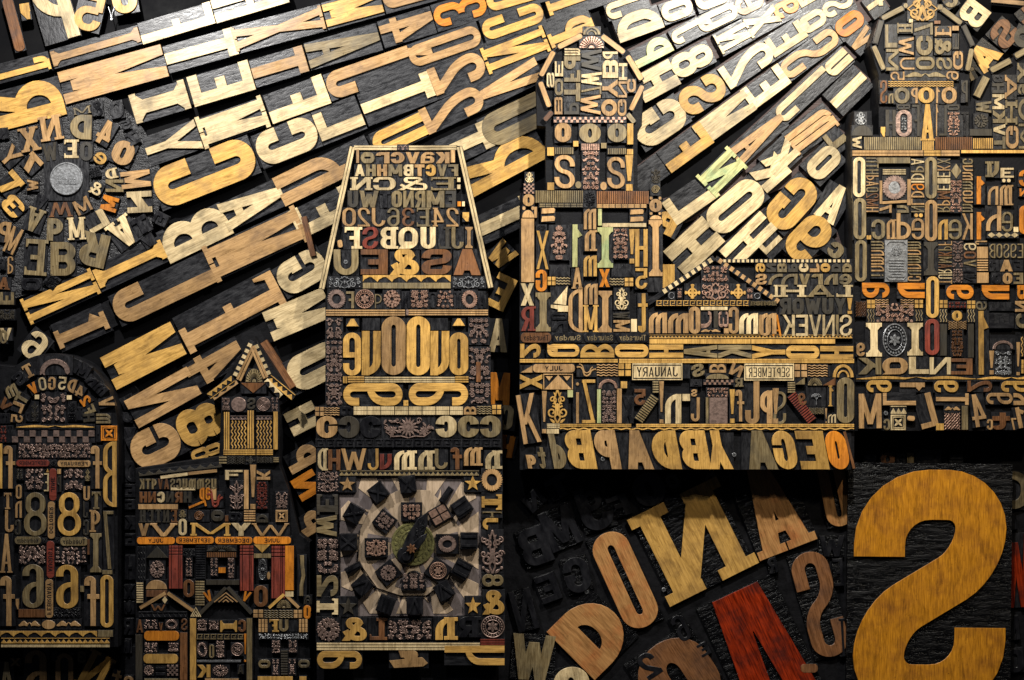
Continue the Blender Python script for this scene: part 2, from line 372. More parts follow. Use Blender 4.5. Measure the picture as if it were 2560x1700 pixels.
def ornament(kind, w, h, rng):
    x, y = w/2, h/2; P = []; m = min(w, h)
    if kind in ('flor', 'bouq'):
        step = max(6.5, min(15, m*.27)); nx = max(1, round(w/2/step)); ny = max(2, round(h/step))
        for i in range(nx):
            for j in range(ny):
                cx = (i+.5+rng.uniform(-.25, .25))*w/2/nx; cy = -y+(j+.5+rng.uniform(-.25, .25))*h/ny
                if kind == 'bouq': cx *= max(.1, 1 - abs(cy)/y*.95)
                r = step*rng.uniform(.4, .62); cx = min(cx, x-r); cy = min(max(cy, r-y), y-r)
                k = rng.random()
                q = flower(cx, cy, r, rng.choice((5, 6, 8)), rng.random()) if k < .5 else spiral(cx, cy, r*.85, 1.6, rng.random()*6, r*.3) if k < .75 else [leaf(cx, cy, rng.random()*6, r*1.3, r*.8), leaf(cx, cy, rng.random()*6, r*1.3, r*.7)]
                P += q; P += [[(-a, b) for a, b in p] for p in q]
    elif kind == 'flower':
        P = flower(0, 0, h*.46, 14) + flower(-w*.3, -h*.15, h*.22, 10) + flower(w*.3, -h*.15, h*.22, 10)
        for s in (-1, 1):
            for i in range(9):
                a = rng.uniform(-1.2, 1.2); P.append(leaf(s*w*(.14+.33*(i % 5)/5), h*rng.uniform(-.35, .4), a if s > 0 else math.pi-a, h*.26, h*.11))
            P += spiral(s*w*.2, h*.3, h*.13, 1.2, 0, h*.03, s) + spiral(s*w*.42, 0, h*.12, 1.2, 2, h*.03, s)
            P += stroke([(0, -h*.48), (s*w*.12, -h*.4), (s*w*.3, -h*.42), (s*w*.42, -h*.2)], h*.05, h*.05)
    elif kind in ('ros', 'disc'):
        if kind == 'disc':
            for k in range(5): r = m/2*(1-k*.2); P += stroke(circ(0, 0, r-m*.02, n=26)+[(r-m*.02, 0)], m*.05, m*.05)
        else:
            for k, n in ((1, 12), (.62, 9), (.3, 6)):
                for i in range(n):
                    a = 6.283*i/n; P.append(leaf(math.cos(a)*x*k*.62, math.sin(a)*y*k*.62, a+rng.uniform(-.3, .3), m*.19, m*.15))
                    P.append(circ(math.cos(a+.25)*x*k*.86, math.sin(a+.25)*y*k*.86, m*.035, n=6))
            P += stroke(circ(0, 0, x*.5, y*.5, n=20)+[(x*.5, 0)], m*.03, m*.03)
    elif kind in ('wreath', 'garl'):
        n = int(16 + (w+h)/8)
        for i in range(n):
            a = (6.283 if kind == 'wreath' else 3.3)*i/n - (0 if kind == 'wreath' else .08)
            yy = 0 if kind == 'wreath' else -y*.8; k = 1 if kind == 'wreath' else 1.7
            for s in (-1, 1): P.append(leaf(math.cos(a)*x*.72, yy+math.sin(a)*y*.72*k, a+1.57+s*.8, m*.2, m*.1))
            P.append(circ(math.cos(a)*x*.74, yy+math.sin(a)*y*.74*k, m*.05, n=6))
    elif kind == 'medal':
        P += stroke(circ(0, 0, x*.96, y*.96, n=30)+[(x*.96, 0)], m*.05, m*.05)
        P += stroke(circ(0, 0, x*.62, y*.62, n=24)+[(x*.62, 0)], m*.03, m*.03)
        for i in range(22):
            a = 6.283*i/22; P.append(circ(math.cos(a)*x*.79, math.sin(a)*y*.79, m*.04, m*.05, n=5))
        P += flower(0, 0, m*.26, 6, .5)
    elif kind == 'coin':
        P += stroke(circ(0, 0, x*.97, y*.97, n=36)+[(x*.97, 0)], m*.04, m*.04)
        for i in range(13):
            cx = (i/12-.5)*w*.62; hh = h*rng.uniform(.12, .5)*(1-abs(cx)/w); P.append(rect(cx-w*.02, -h*.16, cx+w*.02, -h*.16+hh))
        P += waves(w*.62, h*.18, 3, m*.02, m*.01, m*.12); P = P[:-24] + [[(a, b-h*.22) for a, b in p] for p in P[-24:]]
    elif kind == 'wave': P = waves(w, h, max(3, round(h/6)), max(1.1, h/max(3, round(h/6))*.42), h/max(3, round(h/6))*.17, max(8, h*.42))
    elif kind == 'vwave': P = waves(w, h, max(3, round(w/7.6)), max(1.1, w/max(3, round(w/7.6))*.36), w/max(3, round(w/7.6))*.24, 15, True)
    elif kind == 'wave1': P = waves(w, h, 1, h*.45, h*.2, 26)
    elif kind == 'win':
        g = m*.05; P = [rect(a, b, a+x-g, b+y-g) for a in (-x, g) for b in (-y, g)]
    elif kind == 'stripe':
        n = max(3, round(w/4.6)); P = [rect(-x+w*(i+.16)/n, -y, -x+w*(i+.84)/n, y) for i in range(n)]
    elif kind == 'hstripe':
        n = max(3, round(h/6)); P = [rect(-x, -y+h*(i+.2)/n, x, -y+h*(i+.8)/n) for i in range(n)]
    elif kind == 'lines':
        if w > h: P = [rect(-x, -y, x, -y+h*.24), rect(-x, -h*.14, x, h*.14), rect(-x, y-h*.24, x, y)]
        else: P = [rect(-x, -y, -x+w*.24, y), rect(-w*.14, -y, w*.14, y), rect(x-w*.24, -y, x, y)]
    elif kind == 'rail':
        P = [rect(-x, -y, -w*.06, y), rect(w*.04, -y, x, y)] if h > w else [rect(-x, -y, x, -h*.06), rect(-x, h*.04, x, y)]
    elif kind == 'grid':
        n = max(2, round(w/max(h, 8)/1.6)) if w > 2*h else 3
        for i in range(n):
            for j in range(2 if w > 2*h else 3):
                r = 2 if w > 2*h else 3
                P.append(rect(-x+w*i/n+.8, -y+h*j/r+.5, -x+w*(i+1)/n-.8, -y+h*(j+1)/r-.5))
    elif kind == 'check':
        r = 2 if h < w*.3 else 5; n = max(4, round(w/(h/r)))
        P = [rect(-x+w*i/n, -y+h*j/r, -x+w*(i+1)/n, -y+h*(j+1)/r) for i in range(n) for j in range(r) if (i+j) % 2 == 0]
    elif kind == 'dent':
        if w > h: n = max(3, round(w/h/1.55)); P = [rect(-x+w*i/n, -y, -x+w*(i+.58)/n, y) for i in range(n)]
        else: n = max(3, round(h/w/1.55)); P = [rect(-x, -y+h*i/n, x, -y+h*(i+.58)/n) for i in range(n)]
    elif kind == 'greek':
        n = max(3, round(w/h/1.25)); u = w/n; th = h*.13
        for i in range(n):
            a = -x+u*i
            P += stroke([(a, -y+th/2), (a+u*.85, -y+th/2)], th, th) + stroke([(a+u*.12, -y+th), (a+u*.12, y-th/2)], th, th)
            P += stroke([(a+u*.05, y-th/2), (a+u*.9, y-th/2)], th, th) + stroke([(a+u*.72, y-th/2), (a+u*.72, -h*.08)], th, th) + stroke([(a+u*.78, -h*.08), (a+u*.38, -h*.08)], th, th)
    elif kind == 'zig':
        if w < h: return [[(b, a) for a, b in p] for p in ornament('zig', h, w, rng)]
        n = max(3, round(w/h)); P = [rect(-x, -y, x, -y+h*.2), rect(-x, y-h*.12, x, y)]
        P += [[(-x+w*i/n, -y+h*.15), (-x+w*(i+1)/n, -y+h*.15), (-x+w*(i+.5)/n, y-h*.25)] for i in range(n)]
    elif kind == 'scal':
        if w < h: return [[(b, a) for a, b in p] for p in ornament('scal', h, w, rng)]
        n = max(3, round(w/h/2.2)); P = [rect(-x, y-h*.3, x, y)]
        for i in range(n+1):
            cx = -x+w*i/n; u = w/n*.42
            P.append([(max(-x, cx-u), y-h*.28), (min(x, cx+u), y-h*.28), (min(x, cx+u*.25), -y*.3), (min(x, max(-x, cx)), -y), (max(-x, cx-u*.25), -y*.3)])
    elif kind == 'brace':
        for s in (-1, 1):
            pts = [(s*x*i/16, (math.sin(math.pi*i/16*2-math.pi/2)*.5)*h*.22 + (.32*h*(1-i/3) if i < 3 else 0)) for i in range(17)]
            for i in range(16):
                t0, t1 = (h*.5*math.sin(math.pi*(k+.6)/17.5) for k in (i, i+1))
                P.append([(pts[i][0], pts[i][1]-t0/2), (pts[i][0], pts[i][1]+t0/2), (pts[i+1][0], pts[i+1][1]+t1/2), (pts[i+1][0], pts[i+1][1]-t1/2)])
    elif kind == 'swash':
        pts = fillet([(-x, y*.6), (-x*.5, y), (-x*.2, -y*.9), (x*.3, -y*.8), (x*.5, y*.2), (x, y*.3)], w); P = stroke(pts, h*.14, h*.14) + stroke([(a, b+h*.25) for a, b in pts[2:-3]], h*.1, h*.1)
    elif kind == 'star': P = [[(0, 0), (math.cos(1.5708+k*1.2566)*x, math.sin(1.5708+k*1.2566)*y), (math.cos(1.5708+.628+k*1.2566*1)*x*.42, math.sin(1.5708+.628+k*1.2566)*y*.42)] for k in range(5)] + [[(0, 0), (math.cos(1.5708+k*1.2566)*x, math.sin(1.5708+k*1.2566)*y), (math.cos(1.5708-.628+k*1.2566)*x*.42, math.sin(1.5708-.628+k*1.2566)*y*.42)] for k in range(5)]
    elif kind == 'dot': P = [circ(0, 0, x, y, 24)]
    elif kind == 'ring': P = stroke(circ(0, 0, x*.85, y*.85, n=22)+[(x*.85, 0)], m*.1, m*.1)
    elif kind == 'tri': P = [[(-x, -y), (x, -y), (0, y)]]
    elif kind == 'rtri': P = [[(-x, -y), (x, -y), (x, y)]]
    elif kind == 'dtri': P = [[(-x, y), (x, y), (0, -y)]]
    elif kind == 'roof':
        P = [[(-x*.92, -y), (x*.92, -y), (0, y*.85)], rect(-x, y*.86, x, y), rect(-x, -y, -x*.93, y), rect(x*.93, -y, x, y)]
        P += [[(-x*.85, y*.7), (-x*.35, y*.7), (-x*.6, y*.1)], [(x*.85, y*.7), (x*.35, y*.7), (x*.6, y*.1)]]
    elif kind == 'chev':
        for k in (1, .62, .25): P += stroke([(-x*k, -y), (0, -y+h*k*.9), (x*k, -y)], m*.13, m*.13)
    elif kind == 'rhomb': P = [[(-x, 0), (0, -y), (x, 0), (0, y)]]
    elif kind == 'rhombs':
        n = round(w/h/1.4); P = [[(-x+w*i/n, 0), (-x+w*(i+.5)/n, -y), (-x+w*(i+1)/n, 0), (-x+w*(i+.5)/n, y)] for i in range(n)]
    elif kind == 'arch':
        k = [(math.cos(a*math.pi/12), math.sin(a*math.pi/12)) for a in range(13)]
        P = stroke([(c*x*.86, -y+s*h*.9) for c, s in k], w*.16, h*.22) + stroke([(c*x*.5, -y+s*h*.5) for c, s in k], w*.1, h*.14)
    elif kind == 'dome': P = [[(math.cos(a*math.pi/14)*x, -y+math.sin(a*math.pi/14)*h) for a in range(15)]]
    elif kind == 'fan':
        for i in range(13):
            a = math.pi*(i+.5)/13; P.append([(math.cos(a-.09)*x, -y+math.sin(a-.09)*h), (math.cos(a+.09)*x, -y+math.sin(a+.09)*h), (math.cos(a)*x*.3, -y+math.sin(a)*h*.3)])
        P += stroke([(math.cos(a*math.pi/14)*x*.72, -y+math.sin(a*math.pi/14)*h*.72) for a in range(15)], m*.06, m*.06)
        P.append([(math.cos(a*math.pi/10)*x*.25, -y+math.sin(a*math.pi/10)*h*.25) for a in range(11)])
    elif kind in ('lyre', 'scroll', 'orn', 'diam'):
        th = m*.085
        for s in (-1, 1):
            P += spiral(s*x*.5, -y*.35, m*.3, 1.5, 1.57, th, s) + spiral(s*x*.45, y*.4, m*.2, 1.3, -1.57, th*.8, -s)
            P += stroke([(0, -y), (s*x*.25, -y*.7), (s*x*.12, 0), (s*x*.35, y*.4), (0, y)], th, th)
            P.append(leaf(s*x*.2, -y, 1.57-s*.9, m*.35, m*.13)); P.append(leaf(s*x*.1, y*.6, 1.57-s*.6, m*.25, m*.1))
            if kind in ('orn', 'scroll'): P += spiral(s*x*.8, -y*.1, m*.17, 1.3, 0, th*.8, s) + spiral(s*x*.75, y*.55, m*.15, 1.3, 2, th*.8, -s) + [circ(s*x*.85, -y*.75, m*.07, n=8)]
            if kind == 'diam': P += stroke([(0, y), (s*x, 0), (0, -y)], th*.9, th*.9)
        P.append(circ(0, 0, m*.09, m*.16, n=8))
    elif kind == 'bow':
        th = m*.08
        for s in (-1, 1): P += stroke(fillet([(s*x, y*.5), (s*x*.6, -y*.6), (0, -y), (-s*x*.1, y)], m), th, th)
    elif kind == 'sail': P = [[(-x, -y*.7), (x, -y), (x, -y*.55), (-x, -y*.45)], [(-x*.7, -y*.35), (x*.75, -y*.5), (x*.95, y)], rect(-x*.2, -y, x, -y*.7)]
    elif kind == 'cross':
        P = stroke(circ(0, -h*.08, m*.26, n=18)+[(m*.26, -h*.08)], m*.1, m*.1) + [rect(-w*.09, -y*.7, w*.09, y*.7), rect(-x*.8, -h*.16, x*.8, 0)]
        P += [circ(0, y*.82, m*.13, m*.08, 8), circ(-x*.85, -h*.08, m*.08, m*.13, 8), circ(x*.85, -h*.08, m*.08, m*.13, 8), circ(0, -y*.82, m*.13, m*.08, 8)]
    elif kind == 'key':
        P = [p for s, k in ((1, .1), (.74, .06)) for p in (rect(-x*s, -y*s, x*s, -y*s+h*k), rect(-x*s, y*s-h*k, x*s, y*s), rect(-x*s, -y*s, -x*s+w*k, y*s), rect(x*s-w*k, -y*s, x*s, y*s))]
        P += [leaf(0, 0, .785+k*1.57, m*.36, m*.16) for k in range(4)]
    elif kind == 'spiral': P = spiral(0, 0, m*.45, 2.6, 0, m*.11)
    elif kind == 'lattice':
        n = 5
        for i in range(-n, n+1):
            for s in (-1, 1):
                q = [(-x, -y+h*i/n*1.0), (x, -y+h*i/n+h*s)]
                if s < 0: q = [(-x, y+h*i/n), (x, y+h*i/n-h)]
                pts = []
                for k in range(13):
                    t = k/12; a = q[0][0]+(q[1][0]-q[0][0])*t; b = q[0][1]+(q[1][1]-q[0][1])*t
                    if -y <= b <= y: pts.append((a, b))
                if len(pts) > 1: P += stroke(pts, m*.05, m*.05)
    elif kind == 'tree':
        def br(px, py, a, L, d):
            qx, qy = px+math.cos(a)*L, py+math.sin(a)*L
            P.extend(stroke([(px, py), (qx, qy)], m*.035, m*.035))
            if d: 
                for s in (-.6, .15, .7): br(qx, qy, a+s+rng.uniform(-.2, .2), L*.62, d-1)
        br(0, -y*.85, 1.57, h*.26, 3)
    elif kind == 'pillar':
        P = [rect(-x, -y, -w*.34, h*.28), rect(-w*.30, -y, w*.18, h*.28), rect(w*.22, -y, w*.30, h*.28), rect(w*.34, -y, x, h*.28)]
        P += [rect(a, y-h*.2+h*.07*k, b, y-h*.2+h*.06*(k+1)+h*.01*k-h*.008) for k in range(3) for a, b in ((-x, -w*.34), (-w*.3, w*.18), (w*.22, w*.3), (w*.34, x))]
    elif kind == 'brush':
        for s in (-.27, .27):
            y0 = s*h; P += [[(-x, y0-h*.2), (x*.9, y0-h*.15), (x, y0+h*.08), (x*.8, y0+h*.2), (-x*.9, y0+h*.16), (-x*.55, y0)]]
    elif kind == 'wobble': P = [[(-x*.6, -y), (x*.3, -y), (x*.3, -y*.5), (-x*.6, -y*.5)], [(-x*.6, -y*.5), (x*.3, -y*.5), (x*.8, 0), (-x*.1, 0)], [(-x*.1, 0), (x*.8, 0), (x*.5, y*.5), (-x*.4, y*.5)], [(-x*.4, y*.5), (x*.5, y*.5), (x*.5, y), (-x*.5, y)]]
    elif kind == 'round':
        r = min(w, h)*.42; P = [rect(-x+r, -y, x-r, y), rect(-x, -y+r, x, y-r)] + [circ(a*(x-r), b*(y-r), r, n=14) for a in (-1, 1) for b in (-1, 1)]
    elif kind == 'hand':
        P = [[(-x, -y*.25), (x*.7, y*.1), (x, -y*.5), (x*.75, -y*.85), (-x*.75, -y)], circ(x*.1, y*.3, w*.2, h*.28, 14), [(-x*.55, y*.9), (-x*.2, y), (0, y*.1), (-x*.4, y*.05)]]
    else: P = [rect(-x, -y, x, y)]
    return P
